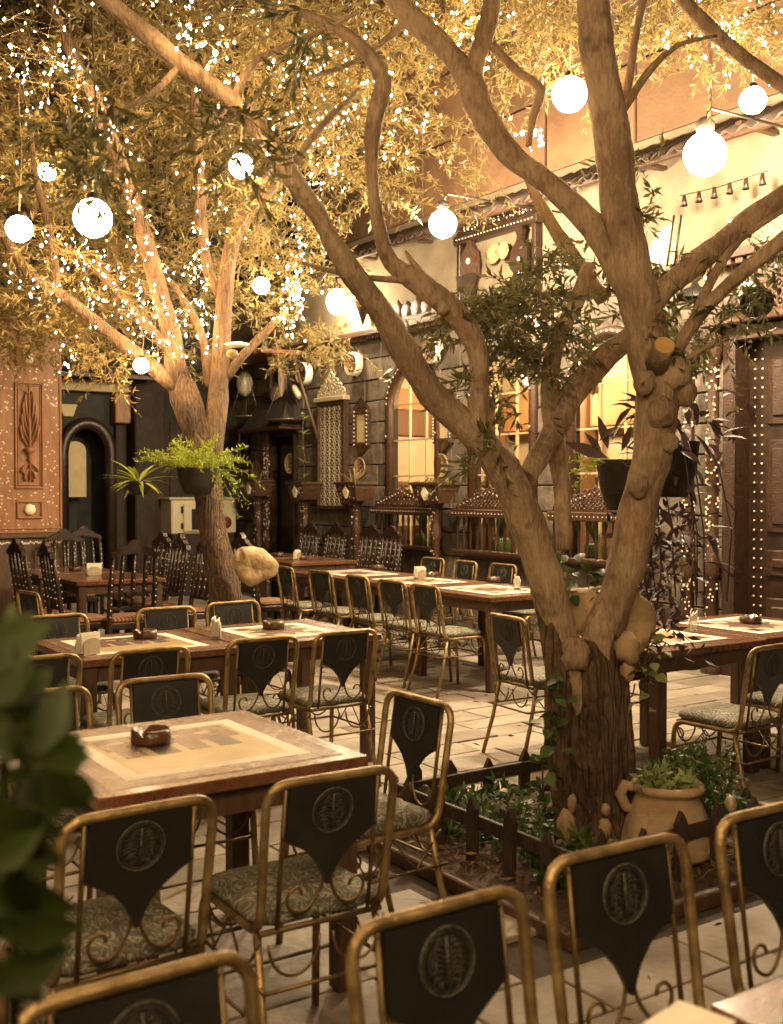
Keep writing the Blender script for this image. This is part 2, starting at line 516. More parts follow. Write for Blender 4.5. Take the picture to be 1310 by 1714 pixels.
def damask(name):
    m = mat(name, (.06, .055, .04), .75)
    nt = m.node_tree; N = nt.nodes
    tc = N.new('ShaderNodeTexCoord')
    nz = N.new('ShaderNodeTexNoise'); nz.inputs['Scale'].default_value = 9; nz.inputs['Distortion'].default_value = 2.2; nz.inputs['Detail'].default_value = 2
    nt.links.new(tc.outputs['Object'], nz.inputs[0])
    w = N.new('ShaderNodeMath'); w.operation = 'MULTIPLY'; w.inputs[1].default_value = 55
    nt.links.new(nz.outputs[0], w.inputs[0])
    sn = N.new('ShaderNodeMath'); sn.operation = 'SINE'; nt.links.new(w.outputs[0], sn.inputs[0])
    cr = N.new('ShaderNodeValToRGB')
    cr.color_ramp.elements[0].color = (.085, .08, .055, 1); cr.color_ramp.elements[1].color = (.29, .265, .18, 1)
    cr.color_ramp.elements[0].position = .45; cr.color_ramp.elements[1].position = .6
    nt.links.new(sn.outputs[0], cr.inputs[0]); nt.links.new(cr.outputs[0], N['Principled BSDF'].inputs['Base Color'])
    bp = N.new('ShaderNodeBump'); bp.inputs['Strength'].default_value = .4; bp.inputs['Distance'].default_value = .004
    nt.links.new(sn.outputs[0], bp.inputs['Height']); nt.links.new(bp.outputs[0], N['Principled BSDF'].inputs['Normal'])
    return m
M['cushion'] = damask('damask_cushion')
M['cushside'] = mat('cushion_edge', (.055, .05, .036), .7, 0, (.035, .032, .025), 20)

WARM = (1.0, .70, .36)
M['flood'] = emis('flood_glass', (1.0, .77, .49), 370)
M['globe'] = emis('globe_glass', (1.0, .67, .35), 44)
M['bulb'] = emis('fairy_bulb', (1.0, .62, .27), 105)
M['lantern'] = emis('lantern_glass', (1.0, .78, .46), 90)
M['roomlamp'] = emis('room_lamp_glass', (1.0, .78, .50), 130)

def glass():
    m = bpy.data.materials.new('window_glass'); m.use_nodes = True
    nt = m.node_tree; N = nt.nodes
    N.remove(N['Principled BSDF'])
    g = N.new('ShaderNodeBsdfGlossy'); g.inputs['Roughness'].default_value = .04
    t = N.new('ShaderNodeBsdfTransparent'); t.inputs[0].default_value = (.9, .88, .82, 1)
    x = N.new('ShaderNodeMixShader')
    x.inputs[0].default_value = .09
    nt.links.new(t.outputs[0], x.inputs[1]); nt.links.new(g.outputs[0], x.inputs[2])
    nt.links.new(x.outputs[0], N['Material Output'].inputs[0])
    return m
M['glass'] = glass()

# ================================================================== SETTING
ground = MB().box(-30, 30, -12, 45, -.3, -.032).build('ground', M['grout'])
ground['kind'] = 'structure'
ground['label'] = 'paved courtyard floor of pale worn stone slabs'

def screen(p):
    d = Vector(p) - Vector((0, 0, CAMZ))
    c, s = math.cos(PITCH), math.sin(PITCH)
    y = d.y * c + d.z * s
    z = -d.y * s + d.z * c
    if y < .1: return None
    return 655 + F * d.x / y, 857 - F * z / y, y

slabs = []
u = .7
prng = random.Random(3)
while u < 15.6:
    du = prng.choice((.24, .30, .34))
    v = -3.2 + prng.uniform(0, .5)
    while v < 7.6:
        dv = prng.uniform(.38, .68)
        slabs.append((u, v, min(du, 15.8 - u), min(dv, 7.68 - v)))
        v += dv
    u += du
def inbed(u, v): return 2.84 < u < 4.05 and 2.62 < v < 3.78
vis, far = [], MB()
for (u0, v0, du, dv) in slabs:
    if dv < .1: continue
    if 2.80 < u0 + du / 2 < 4.41 and 2.64 < v0 + dv / 2 < 4.20: continue
    sc = screen(uv(u0 + du / 2, v0 + dv / 2))
    ok = sc and -60 < sc[0] < 1370 and sc[1] < 1790
    vis.append((0 if ok else 1, sc[2] if sc else 99, u0, v0, du, dv))
vis.sort()
def slab_mesh(mb, u0, v0, du, dv, dz):
    g = .006
    # local x along V, y along U
    mb.box(v0 + g, v0 + dv - g, u0 + g, u0 + du - g, -.03 , .0 + dz, .004)
for i, (bad, d, u0, v0, du, dv) in enumerate(vis):
    dz = prng.uniform(-.005, .003)
    if i < 300 and not bad:
        mb = MB(); slab_mesh(mb, -du / 2, -dv / 2, du, dv, dz)
        o = mb.build('paving_slab', M['paver'], ground)
        o.location = uv(u0 + du / 2, v0 + dv / 2)
        o.rotation_euler = (prng.uniform(-.006, .006), prng.uniform(-.006, .006), A34 + prng.uniform(-.006, .006))
    else:
        slab_mesh(far, u0, v0, du, dv, dz)
o = far.build('distant_paving_slabs', M['paver'], ground, kind='stuff')
o.rotation_euler = (0, 0, A34)

# ------------------------------------------------------------------ window wall (local x = -u, y into the wall)
wall = thing('stone_wall', 'dark basalt block wall with arched windows behind the tables', 'wall', V * WV, RW)
wallinv = (Matrix.Translation(V * WV) @ Matrix.Rotation(RW, 4, 'Z')).inverted()
def wl(px, py, dv=0):
    return wallinv @ wallp(px, py, dv)
ZS = 3.56          # shelf above the dark blocks
ZC = 4.52          # foot of the awning
SILL, SPRING, APEX = .86, 2.58, 3.10
wins = [(-11.43, -10.40), (-9.77, -8.74), (-8.18, -7.15)]
door_l = (-14.66, -13.80, 0, 2.42)
door_r = (-6.22, -4.9, 0, 2.93)
holes = [(a, b, SILL, APEX) for a, b in wins] + [door_l, door_r]
X0, X1 = -BU - .05, -3.2
# mortar backing
mb = MB()
cuts = sorted(holes)
x = X0
for a, b, z0, z1 in cuts:
    mb.box(x, a, .03, .11, -.02, ZS)
    if z0 > 0: mb.box(a, b, .03, .11, -.02, z0)
    mb.box(a, b, .03, .11, z1, ZS)
    x = b
mb.box(x, X1, .03, .11, -.02, ZS)
mb.build('mortar_core', M['mortar'], wall)
brng = random.Random(11)
blocks = []
z = 0.0
row = 0
while z < ZS - .02:
    h = min(.27, ZS - z)
    segs = [(X0, X1)]
    for a, b, z0, z1 in holes:
        if z + h * .5 > z0 and z + h * .5 < z1:
            ns = []
            for s0, s1 in segs:
                if b <= s0 or a >= s1: ns.append((s0, s1)); continue
                if a > s0: ns.append((s0, a))
                if b < s1: ns.append((b, s1))
            segs = ns
    for s0, s1 in segs:
        x = s0
        first = True
        while x < s1 - .02:
            w = brng.uniform(.42, .62) * (.5 if first and row % 2 else 1)
            first = False
            if s1 - (x + w) < .18: w = s1 - x
            blocks.append((x, x + w, z, z + h)); x += w
    z += h; row += 1
def bsee(b):
    p = uv(-(b[0] + b[1]) / 2, WV, (b[2] + b[3]) / 2)
    s = screen(p)
    return (s and -30 < s[0] < 1340 and s[1] < 1060, s[2] if s else 99)
blocks.sort(key=lambda b: (not bsee(b)[0], bsee(b)[1]))
rest = MB()
for i, (a, b, z0, z1) in enumerate(blocks):
    dy = brng.uniform(-.012, .006)
    g = .006
    if i < 300:
        mb = MB().box((a - b) / 2 + g, (b - a) / 2 - g, dy, .06, (z0 - z1) / 2 + g, (z1 - z0) / 2 - g, .008)
        mb.build('stone_block', M['stone'], wall, ((a + b) / 2, 0, (z0 + z1) / 2))
    else:
        rest.box(a + g, b - g, dy, .06, z0 + g, z1 - g, .008)
if rest.v: rest.build('distant_stone_blocks', M['stone'], wall, kind='stuff')
# plaster band above the shelf
mb = MB()
n = 60
vs, fs = [], []
mb.box(X0, X1, .02, .3, ZS, ZC + .3)
mb.build('plaster_band', M['plaster'], wall)
# shelf
sh = MB().box(X0, X1, -.16, .05, ZS - .04, ZS + .035, .006)
for k in range(int((X1 - X0) / .12)):
    xx = X0 + .06 + k * .12
    sh.box(xx - .035, xx + .035, -.13, .02, ZS - .085, ZS - .04)
sh.build('shelf', M['carved'], wall)
# windows
for wi, (a, b) in enumerate(wins):
    c, hw = (a + b) / 2, (b - a) / 2
    rise = APEX - SPRING
    arc = [(c + hw * math.cos(t), SPRING + rise * math.sin(t)) for t in np.linspace(math.pi, 0, 19)]
    sp = MB()
    sp.prism([(a - .001, SPRING), (a - .001, APEX + .002), (c, APEX + .002)] + arc[0:10][::-1], .0, .105)
    sp.prism([(b + .001, SPRING)] + arc[9:][::-1] + [(c, APEX + .002), (b + .001, APEX + .002)], .0, .105)
    sp.build('arch_spandrel', M['stone'], wall)
    fr = MB()
    path = [(a, -.02, SILL)] + [(x, -.02, z) for x, z in arc] + [(b, -.02, SILL)]
    fr.tube(path, .055, 6)
    fr.box(a - .08, b + .08, -.09, .1, SILL - .05, SILL + .01, .01)
    win = fr.build('window', M['carved'], wall)
    # bars
    bars = MB()
    nv = 3
    for k in range(1, nv):
        x = a + (b - a) * k / nv
        top = SPRING + rise * math.sqrt(max(0, 1 - ((x - c) / hw) ** 2))
        bars.box(x - .011, x + .011, .040, .070, SILL, top)
    for zz in (1.30, 1.74, 2.18, 2.62):
        hwz = hw if zz < SPRING else hw * math.sqrt(1 - ((zz - SPRING) / rise) ** 2)
        bars.box(c - hwz, c + hwz, .045, .068, zz - .010, zz + .010)
    bars.build('window_bar', M['sash'], win)
    pn = MB().prism([(a, SILL)] + arc + [(b, SILL)], .052, .058)
    pn.build('pane', M['glass'], win)
    mb = MB()
    for s in range(26):
        t = s / 25
        i = int(t * (len(path) - 1)); p = path[i]
        q = path[min(i + 1, len(path) - 1)]; f = t * (len(path) - 1) - i
        mb.ball((p[0] + (q[0] - p[0]) * f, -.075, p[2] + (q[2] - p[2]) * f), .011, 6, 4)
    mb.build('pearl_studs', M['pearl'], win, kind='stuff')
# carved right door
a, b, z0, z1 = door_r
fr = MB()
fr.box(a - .02, a + .11, -.10, .12, 0, z1 + .02, .01)
fr.box(a + .11, b + .1, -.10, .12, z1 - .10, z1 + .02, .01)
dr = fr.build('door', M['doorwood'], wall)
MB().box(a + .11, b, .10, .18, 0, z1 - .10).build('door_leaf', M['dark'], dr)
for zz, hh in ((.18, .5), (.86, .22), (1.22, .78), (2.12, .55)):
    for x0, x1 in ((a + .30, a + .74), (a + .84, b - .02)):
        p = MB().box(x0, x1, .072, .101, zz, zz + hh, .012)
        p.box(x0 + .07, x1 - .07, .05, .073, zz + .07, zz + hh - .07, .012)
        p.build('door_panel', M['doorwood'], dr)
st = MB()
for k in range(34):
    for xx in (a + .17, a + .245, a + .79):
        st.ball((xx, .092, .12 + k * .08), .010, 6, 4)
st.build('pearl_studs', M['pearl'], dr, kind='stuff')
# left door
a, b, z0, z1 = door_l
fr = MB().box(a, a + .07, -.06, .1, 0, z1, .008).box(b - .07, b, -.06, .1, 0, z1, .008).box(a + .07, b - .07, -.06, .1, z1 - .08, z1, .008)
dr = fr.build('door', M['dark'], wall)
MB().box(a + .07, b - .07, .12, .16, 0, z1 - .08).build('door_leaf', M['dark'], dr)
for zz, hh in ((.15, .7), (1.0, .6), (1.75, .5)):
    MB().box(a + .17, b - .17, .10, .121, zz, zz + hh, .01).build('door_panel', M['dark'], dr)

# lit room behind the windows
room = thing('lit_room', 'warmly lit room seen through the arched windows', 'room', V * WV, RW)
rx0, rx1 = -12.0, -6.6
MB().box(rx0, rx1, 2.2, 2.3, 0, 3.4).build('back_wall', M['roomwall'], room)
MB().box(rx0 - .1, rx0, .12, 2.3, 0, 3.4).build('side_wall', M['roomwall'], room)
MB().box(rx1, rx1 + .1, .12, 2.3, 0, 3.4).build('side_wall', M['roomwall'], room)
MB().box(rx0, rx1, .12, 2.3, 3.4, 3.5).build('ceiling', M['roomwall'], room)
MB().box(rx0, rx1, .12, 2.3, -.03, .0).build('floor', M['roomdark'], room)
for k in range(3):
    a, b = wins[k]
    MB().box(a - .3, b + .2, 1.98, 2.02, 2.35, 2.75, .01).build('blind', M['roomorange'], room)
    MB().box(a - .45, a - .2, 1.9, 2.1, .02, 2.9, .02).build('dark_pilaster', M['roomdark'], room)
    MB().box(a + .2, b - .2, 1.75, 2.1, .02, 1.25, .02).build('cabinet', M['roomdark'], room)
for (z0, z1, mm) in ((2.62, 2.9, 'roomorange'), (2.28, 2.61, 'roomdark'), (1.62, 1.68, 'roomdark'), (.02, 1.1, 'roomdark'), (1.36, 1.56, 'roomorange')):
    MB().box(rx0 + .001, rx0 + .05, .2, 2.12, z0, z1, .01).build('side_band', M[mm], room)
    MB().box(rx0 + .3, rx1 - .1, 2.13, 2.199, z0 + .05, z1 + .05, .01).build('back_band', M[mm], room)
for k in range(7):
    xx = (-11.75, -11.3, -10.2, -9.6, -8.6, -7.9, -7.2)[k]
    gg = random.Random(k)
    pl = MB()
    for j in range(14):
        a = gg.uniform(0, 6.28); L = gg.uniform(.25, .55)
        pl.tube([(xx, .75, 1.0), (xx + .2 * L * math.cos(a), .75 + .15 * math.sin(a), 1.0 + L * .7), (xx + .5 * L * math.cos(a), .75 + .3 * L * math.sin(a), 1.0 + L)], [.012, .02, .003], 4)
    pl.lathe([(.001, .6), (.10, .6), (.13, .98), (.11, 1.0), (.001, .98)], 10, c=(xx, .75, 0))
    pl.build('room_plant', M['green'], room)
for k in range(2):
    xx = (-10.2, -8.2)[k]
    l = MB().ball((xx, 1.25, 2.95), .13, 14, 9).build('ceiling_lamp', M['roomlamp'], room)

# upper storey of large orange stone blocks
up = thing('upper_storey', 'orange stone block facade above the awning', 'building', V * (WV + .02), RW)
MB().box(-13.6, X1, .05, .4, ZC + .3, 9.6).build('mortar_core', M['mortar'], up)
dark_win = (-6.95, -6.35, 6.55, 7.6)
z = ZC + .3
row = 0
while z < 9.5:
    h = .78
    x = -13.6 + (.5 if row % 2 else 0)
    while x < X1:
        w = brng.uniform(.85, 1.25)
        g = .016
        segs = [(x, min(x + w, X1))]
        if z + h > dark_win[2] and z < dark_win[3]:
            ns = []
            for s0, s1 in segs:
                if dark_win[1] <= s0 or dark_win[0] >= s1: ns.append((s0, s1)); continue
                if dark_win[0] - s0 > .03: ns.append((s0, dark_win[0]))
                if s1 - dark_win[1] > .03: ns.append((dark_win[1], s1))
            segs = ns
        for s0, s1 in segs:
            MB().box((s0 - s1) / 2 + g, (s1 - s0) / 2 - g, brng.uniform(-.004, .004), .09, -h / 2 + g, h / 2 - g, .008).build('facing_block', M['ostone'], up, ((s0 + s1) / 2, 0, z + h / 2))
        x += w
    z += h; row += 1
w_ = MB().box(dark_win[0], dark_win[1], .0, .06, dark_win[2], dark_win[3], .01).build('window', M['dark'], up)
for k in range(3):
    MB().box(dark_win[0] + .06, dark_win[1] - .06, -.012, .0, dark_win[2] + .08 + k * .32, dark_win[2] + .33 + k * .32).build('pane', M['glass'], w_)

# corrugated awning along the wall
aw = thing('corrugated_awning', 'rusty corrugated awning with scalloped edge along the wall', 'awning', V * WV, RW)
vs, fs = [], []
xs = np.arange(-13.4, X1, .03)
for i, x in enumerate(xs):
    w = .026 * math.sin(x * 2 * math.pi / .18)
    for (y, zz) in ((-.52, ZC - .10), (-.25, ZC + .05), (.02, ZC + .20)):
        vs.append((x, y, zz + w)); vs.append((x, y, zz + w + .012))
n = len(xs)
for i in range(n - 1):
    o, p = i * 6, (i + 1) * 6
    for a_, b_ in ((0, 2), (2, 4)):
        fs.append((o + a_, p + a_, p + b_, o + b_)); fs.append((o + a_ + 1, o + b_ + 1, p + b_ + 1, p + a_ + 1))
    fs.append((o, o + 1, p + 1, p))
MB().add(vs, fs, True).build('sheet', M['rooftin'], aw)
bt = MB()
for k in range(9):
    xx = -13.0 + k * 1.2
    bt.box(xx - .03, xx + .03, -.46, .02, ZC - .06 + .02, ZC - .005)
bt.box(-13.4, X1, -.47, -.42, ZC - .12, ZC - .085)
bt.build('batten', M['carved'], aw)

# ------------------------------------------------------------------ end wall on the left (local x along V, y into the wall)
ew = thing('end_wall', 'dark panelled end wall with arched doorway at the left', 'wall', U * BU, RB)
ewinv = (Matrix.Translation(U * BU) @ Matrix.Rotation(RB, 4, 'Z')).inverted()
def el(px, py, du=0):
    return ewinv @ backp(px, py, du)
EL, ER = -2.0, WV
ap0, ap1 = el(118, 900).x, el(172, 900).x
atop, aspr = el(140, 722).z, el(118, 760).z
mb = MB().box(EL, ap0 - .12, .0, .3, 0, 7.5).box(ap1 + .12, ER, .0, .3, 0, 7.5).box(ap0 - .12, ap1 + .12, .0, .3, atop + .12, 7.5)
mb.build('wall_core', M['darkwall'], ew)
c, hw = (ap0 + ap1) / 2, (ap1 - ap0) / 2 + .12
arcp = [(c + hw * math.cos(t), aspr + (atop + .12 - aspr) * math.sin(t)) for t in np.linspace(math.pi, 0, 15)]
mb = MB()
mb.tube([(c - hw, -.03, 0)] + [(x, -.03, z) for x, z in arcp] + [(c + hw, -.03, 0)], .09, 8)
mb.build('arch_frame', M['dark'], ew)
sp = MB()
sp.prism([(c - hw, aspr), (c - hw, atop + .121), (c, atop + .121)] + arcp[:8][::-1], .01, .28)
sp.prism([(c + hw, aspr)] + arcp[7:][::-1] + [(c, atop + .121), (c + hw, atop + .121)], .01, .28)
sp.build('arch_spandrel', M['darkwall'], ew)
MB().box(ap0 - .2, ap1 + .2, .5, .55, 0, atop + .3).build('recess_back', M['darkwall'], ew)
p0, p1, pb, pt = el(116, 860).x, el(152, 860).x, el(130, 832).z, el(130, 740).z
hwp = (p1 - p0) / 2
arc2 = [((p0 + p1) / 2 + hwp * math.cos(t), pt - .12 + .14 * math.sin(t)) for t in np.linspace(math.pi, 0, 9)]
MB().prism([(p0, pb)] + arc2 + [(p1, pb)], .20, .24).build('pale_board', M['panelc'], ew)
g0, g1, gb, gt = el(84, 850).x, el(98, 850).x, el(90, 900).z, el(90, 765).z
MB().box(g0, g1, -.05, -.02, gb, gt, .006).build('pale_board', M['panelc'], ew)
l0, l1, lz = el(84, 650).x, el(208, 650).x, el(145, 648).z
MB().box(l0 - 1.2, l1, -.18, -.001, lz - .07, lz + .09, .01).build('lintel', M['panelc'], ew)
b0, b1 = el(184, 670).x, el(210, 670).x
MB().box(b0, b1, -.22, -.001, lz - .52, lz - .08, .015).build('bracket', M['inlaywood'], ew)
MB().box(b0 + .05, b1 - .04, -.10, -.001, 0, lz - .53, .01).build('pilaster', M['brownwall'], ew)
k0, k1 = el(97, 685).x, el(127, 685).x
kz0, kz1 = el(112, 697).z, el(112, 677).z
MB().prism([(k0 + .06, kz0), (k0, kz1), (k1, kz1), (k1 - .06, kz0)], -.06, -.001).build('keystone', M['panelc'], ew)
d0, d1 = el(212, 800).x, el(262, 800).x
MB().box(d0, d1, -.35, -.001, 0, el(230, 610).z, .02).build('dark_column', M['brownwall'], ew)
# planks on the lower wall, right of the doorway
x = d1 + .01
while x < ER - .1:
    w = brng.uniform(.14, .2)
    MB().box(x, min(x + w - .008, ER - .05), -.03 + brng.uniform(-.006, .006), -.001, 0, 2.6, .004).build('plank', M['brownwall'], ew)
    x += w
# corrugated porch roof over the doorway
pr = thing('porch_roof', 'dark corrugated porch roof over the left doorway', 'roof', U * BU, RB)
vs, fs = [], []
xs = np.arange(l0 - 1.2, l1 + .35, .035)
for x in xs:
    w = .022 * math.sin(x * 2 * math.pi / .17)
    for (y, zz) in ((-.75, lz + .16), (-.01, lz + .46)):
        vs.append((x, y, zz + w)); vs.append((x, y, zz + w + .012))
for i in range(len(xs) - 1):
    o, p = i * 4, (i + 1) * 4
    fs += [(o, p, p + 2, o + 2), (o + 1, o + 3, p + 3, p + 1), (o, o + 1, p + 1, p)]
MB().add(vs, fs, True).build('sheet', M['rooftin'], pr)
MB().box(l0 - 1.2, l1 + .3, -.70, -.62, lz + .09, lz + .145).build('batten', M['carved'], pr)

# left inlaid pillar
pp = at(50, 950, 12.0); pp.z = 0
pil = thing('inlaid_pillar', 'honey brown wooden pillar with carved urn and pearl dots at the left edge', 'pillar', pp, RB)
pw = 0.36
def pz(py): return CAMZ + (816 - py) / F * 12.0
MB().box(-pw, pw, 0, .5, pz(893), pz(540), .01).build('shaft', M['inlaywood'], pil)
base = MB().box(-pw - .06, pw + .05, -.06, .56, pz(901), pz(893) + .0, .012)
base.box(-pw - .02, pw + .02, -.025, .52, 0, pz(901), .01)
base.build('plinth', M['leg'], pil)
MB().box(-pw - .04, pw + .04, -.04, .54, pz(540), pz(530), .01).build('cap', M['inlaywood'], pil)
pan = MB()
def frame(mb, x0, x1, z0, z1, t, y0, y1):
    mb.box(x0, x1, y0, y1, z0, z0 + t, .004).box(x0, x1, y0, y1, z1 - t, z1, .004)
    mb.box(x0, x0 + t, y0, y1, z0 + t, z1 - t, .004).box(x1 - t, x1, y0, y1, z0 + t, z1 - t, .004)
frame(pan, -.155, .155, pz(818), pz(640), .022, -.022, .001)
frame(pan, -.345, .345, pz(886), pz(552), .018, -.012, .001)
frame(pan, -.125, .125, pz(813), pz(645), .012, -.012, .001)
frame(pan, -.14, .14, pz(868), pz(838), .02, -.022, .001)
frame(pan, -.14, .14, pz(613), pz(583), .02, -.022, .001)
pan.build('panel_moulding', M['inlaywood'], pil)
for zz in (pz(853), pz(600)):
    MB().ball((0, -.012, zz), .062, 14, 8, (1, .45, 1), jit=lambda d: 1 + .08 * math.sin(9 * math.atan2(d.z, d.x))).build('rosette', M['pearl'], pil)
# carved urn and flowers
cv = MB()
zc0, zc1 = pz(808), pz(646)
H = zc1 - zc0
cv.lathe([(.0, .22 * H), (.03, .24 * H), (.018, .28 * H), (.05, .31 * H), (.065, .35 * H), (.02, .37 * H)], 10, c=(0, -.02, zc0))
cv.tube([(0, -.02, zc0 + .02), (0, -.03, zc0 + .5 * H), (0, -.02, zc1)], [.012, .016, .006], 6)
for s in (-1, 1):
    for k, (h0, h1, ww) in enumerate(((.36, .62, .10), (.42, .74, .085), (.5, .86, .07), (.6, .93, .045), (.14, .03, .06), (.2, .1, .09))):
        p = [(s * .01, -.02, zc0 + h0 * H), (s * ww * .8, -.03, zc0 + (h0 * .6 + h1 * .4) * H), (s * ww, -.03, zc0 + (h0 * .2 + h1 * .8) * H), (s * ww * .7, -.02, zc0 + h1 * H)]
        cv.tube(p, [.008, .014, .016, .006], 6)
        cv.ball((p[3][0], -.02, p[3][2]), .018, 7, 5)
cv.build('carved_urn', M['inlaywood'], pil)
dots = MB()
drn = random.Random(5)
def dot(mb, x, y, z, s=.0075):
    a = drn.uniform(0, 3.1)
    pts = [(x + s * 1.5 * math.cos(a + t), z + s * (1.0 if i % 2 else 1.6) * math.sin(a + t)) for i, t in enumerate((0, 1.57, 3.14, 4.71))]
    mb.prism([(p[0], p[1]) for p in pts][::-1], y - .004, y + .001)
for k in range(300):
    x, zz = drn.uniform(-pw + .03, pw - .03), drn.uniform(pz(888), pz(545))
    inside = abs(x) < .17 and (pz(820) < zz < pz(637) or pz(870) < zz < pz(836) or pz(615) < zz < pz(581))
    if not inside: dot(dots, x, 0, zz)
for k in range(40):
    dot(dots, -pw + k * .018, -.025, pz(908) + drn.uniform(-.01, .01), .008)
dots.build('pearl_inlay', M['pearl'], pil, kind='stuff')

# ================================================================== TREES
def limb_path(pts, step=.06, slim=True):
    P = []
    for (px, py, d, r) in pts:
        p = at(px, py, d)
        P.append([p.x, p.y, p.z, r * d / F])
    for i, q in enumerate(P):
        a, b = pts[max(0, i - 1)], pts[min(len(pts) - 1, i + 1)]
        L = math.hypot(b[0] - a[0], b[1] - a[1])
        q[3] *= (.44 + .30 * abs(b[1] - a[1]) / max(L, 1)) if slim else .93
    return spline(P, step)
def limb(name, pts, m, parent, rough=.10, ridges=0, n=14, step=.06, slim=True):
    sp = limb_path(pts, step, slim)
    def jit(q, th, t):
        k = 1 + rough * noise.noise(q * 5) + rough * .6 * noise.noise(q * 14)
        if ridges:
            k += ridges * (math.sin(th * 5 + 3 * noise.noise(q * 2)) * .6 + .6 * noise.noise(Vector((q.x * 14, q.y * 14, q.z * 3))))
        return k
    mb = MB().tube([s[:3] for s in sp], [float(s[3]) for s in sp], n, True, jit)
    return mb.build(name, m, parent)

tA = thing('olive_tree', 'large forked olive tree rising from the fenced bed', 'tree', at(990, 1405, 4.75))
iA = Matrix.Translation(-tA.location)
limbsA = {
 'trunk': [(1000, 1428, 4.75, 72), (998, 1370, 4.75, 52), (990, 1290, 4.75, 52), (984, 1200, 4.75, 50), (983, 1130, 4.75, 44), (986, 1095, 4.76, 34), (988, 1065, 4.78, 5)],
 't2': [(945, 1410, 4.7, 20), (940, 1320, 4.7, 21), (930, 1220, 4.7, 25), (936, 1130, 4.7, 25), (921, 1040, 4.72, 23), (903, 950, 4.72, 19), (884, 880, 4.70, 8)],
 't3': [(1062, 1415, 4.8, 20), (1046, 1330, 4.8, 20), (1036, 1230, 4.8, 24), (1022, 1140, 4.8, 30), (1014, 1070, 4.8, 30), (1035, 980, 4.82, 24), (1060, 900, 4.82, 8)],
}
big = {
 'l1': [(975, 1200, 4.75, 50), (948, 1100, 4.74, 44), (920, 1000, 4.72, 40), (892, 905, 4.7, 41), (858, 815, 4.66, 42), (800, 735, 4.6, 38), (735, 672, 4.55, 36), (685, 605, 4.5, 34), (645, 535, 4.45, 30), (612, 487, 4.4, 31), (570, 430, 4.35, 26), (530, 360, 4.3, 25), (490, 300, 4.25, 25), (450, 240, 4.2, 25), (390, 170, 4.1, 24), (320, 120, 4.05, 26), (260, 70, 4.0, 25), (190, 10, 3.95, 22), (120, -50, 3.9, 20)],
 'l2': [(1005, 1200, 4.8, 48), (1003, 1090, 4.8, 45), (1030, 1000, 4.8, 43), (1058, 900, 4.8, 43), (1084, 780, 4.8, 44), (1100, 680, 4.8, 47), (1086, 590, 4.8, 48), (1062, 480, 4.8, 46), (1045, 380, 4.8, 45), (1030, 280, 4.8, 43), (1015, 180, 4.75, 40), (1000, 80, 4.7, 37), (985, -60, 4.7, 34)],
 'l3': [(1050, 480, 4.8, 34), (1005, 400, 4.84, 33), (975, 360, 4.86, 31), (920, 310, 4.9, 30), (850, 255, 4.95, 30), (808, 195, 5.0, 30), (786, 135, 5.0, 31), (745, 80, 5.05, 29), (690, 30, 5.1, 27), (630, -40, 5.1, 25)],
 'l3b': [(786, 150, 5, 24), (800, 90, 5, 22), (818, 30, 5, 20), (836, -50, 5, 18)],
 'l4': [(1075, 530, 4.8, 30), (1120, 477, 4.85, 29), (1200, 412, 4.95, 29), (1270, 355, 5.0, 28), (1350, 305, 5.0, 26)],
 'l5': [(1105, 640, 4.8, 18), (1150, 555, 4.7, 17), (1215, 480, 4.6, 18), (1330, 385, 4.5, 19)],
 'l6': [(800, 740, 4.58, 22), (802, 650, 4.58, 21), (796, 580, 4.56, 24), (770, 532, 4.55, 28), (735, 500, 4.52, 30), (690, 468, 4.5, 28), (655, 440, 4.5, 22), (636, 390, 4.5, 17), (622, 300, 4.5, 15), (625, 210, 4.5, 16), (640, 135, 4.5, 18), (610, 85, 4.5, 16), (560, 45, 4.5, 15), (500, 20, 4.5, 13)],
 'l7': [(880, 800, 4.7, 26), (915, 745, 4.8, 29), (955, 665, 4.95, 28), (1005, 605, 5.0, 30), (1060, 560, 4.9, 30)],
 'l8': [(945, 920, 4.85, 18), (940, 820, 4.88, 20), (926, 725, 4.9, 22), (920, 640, 4.9, 21), (932, 570, 4.92, 20), (965, 505, 5.0, 17), (985, 440, 5.0, 14)],
 'l9': [(1010, 500, 5.3, 20), (955, 425, 5.4, 19), (905, 345, 5.5, 14), (880, 290, 5.5, 9)],
}
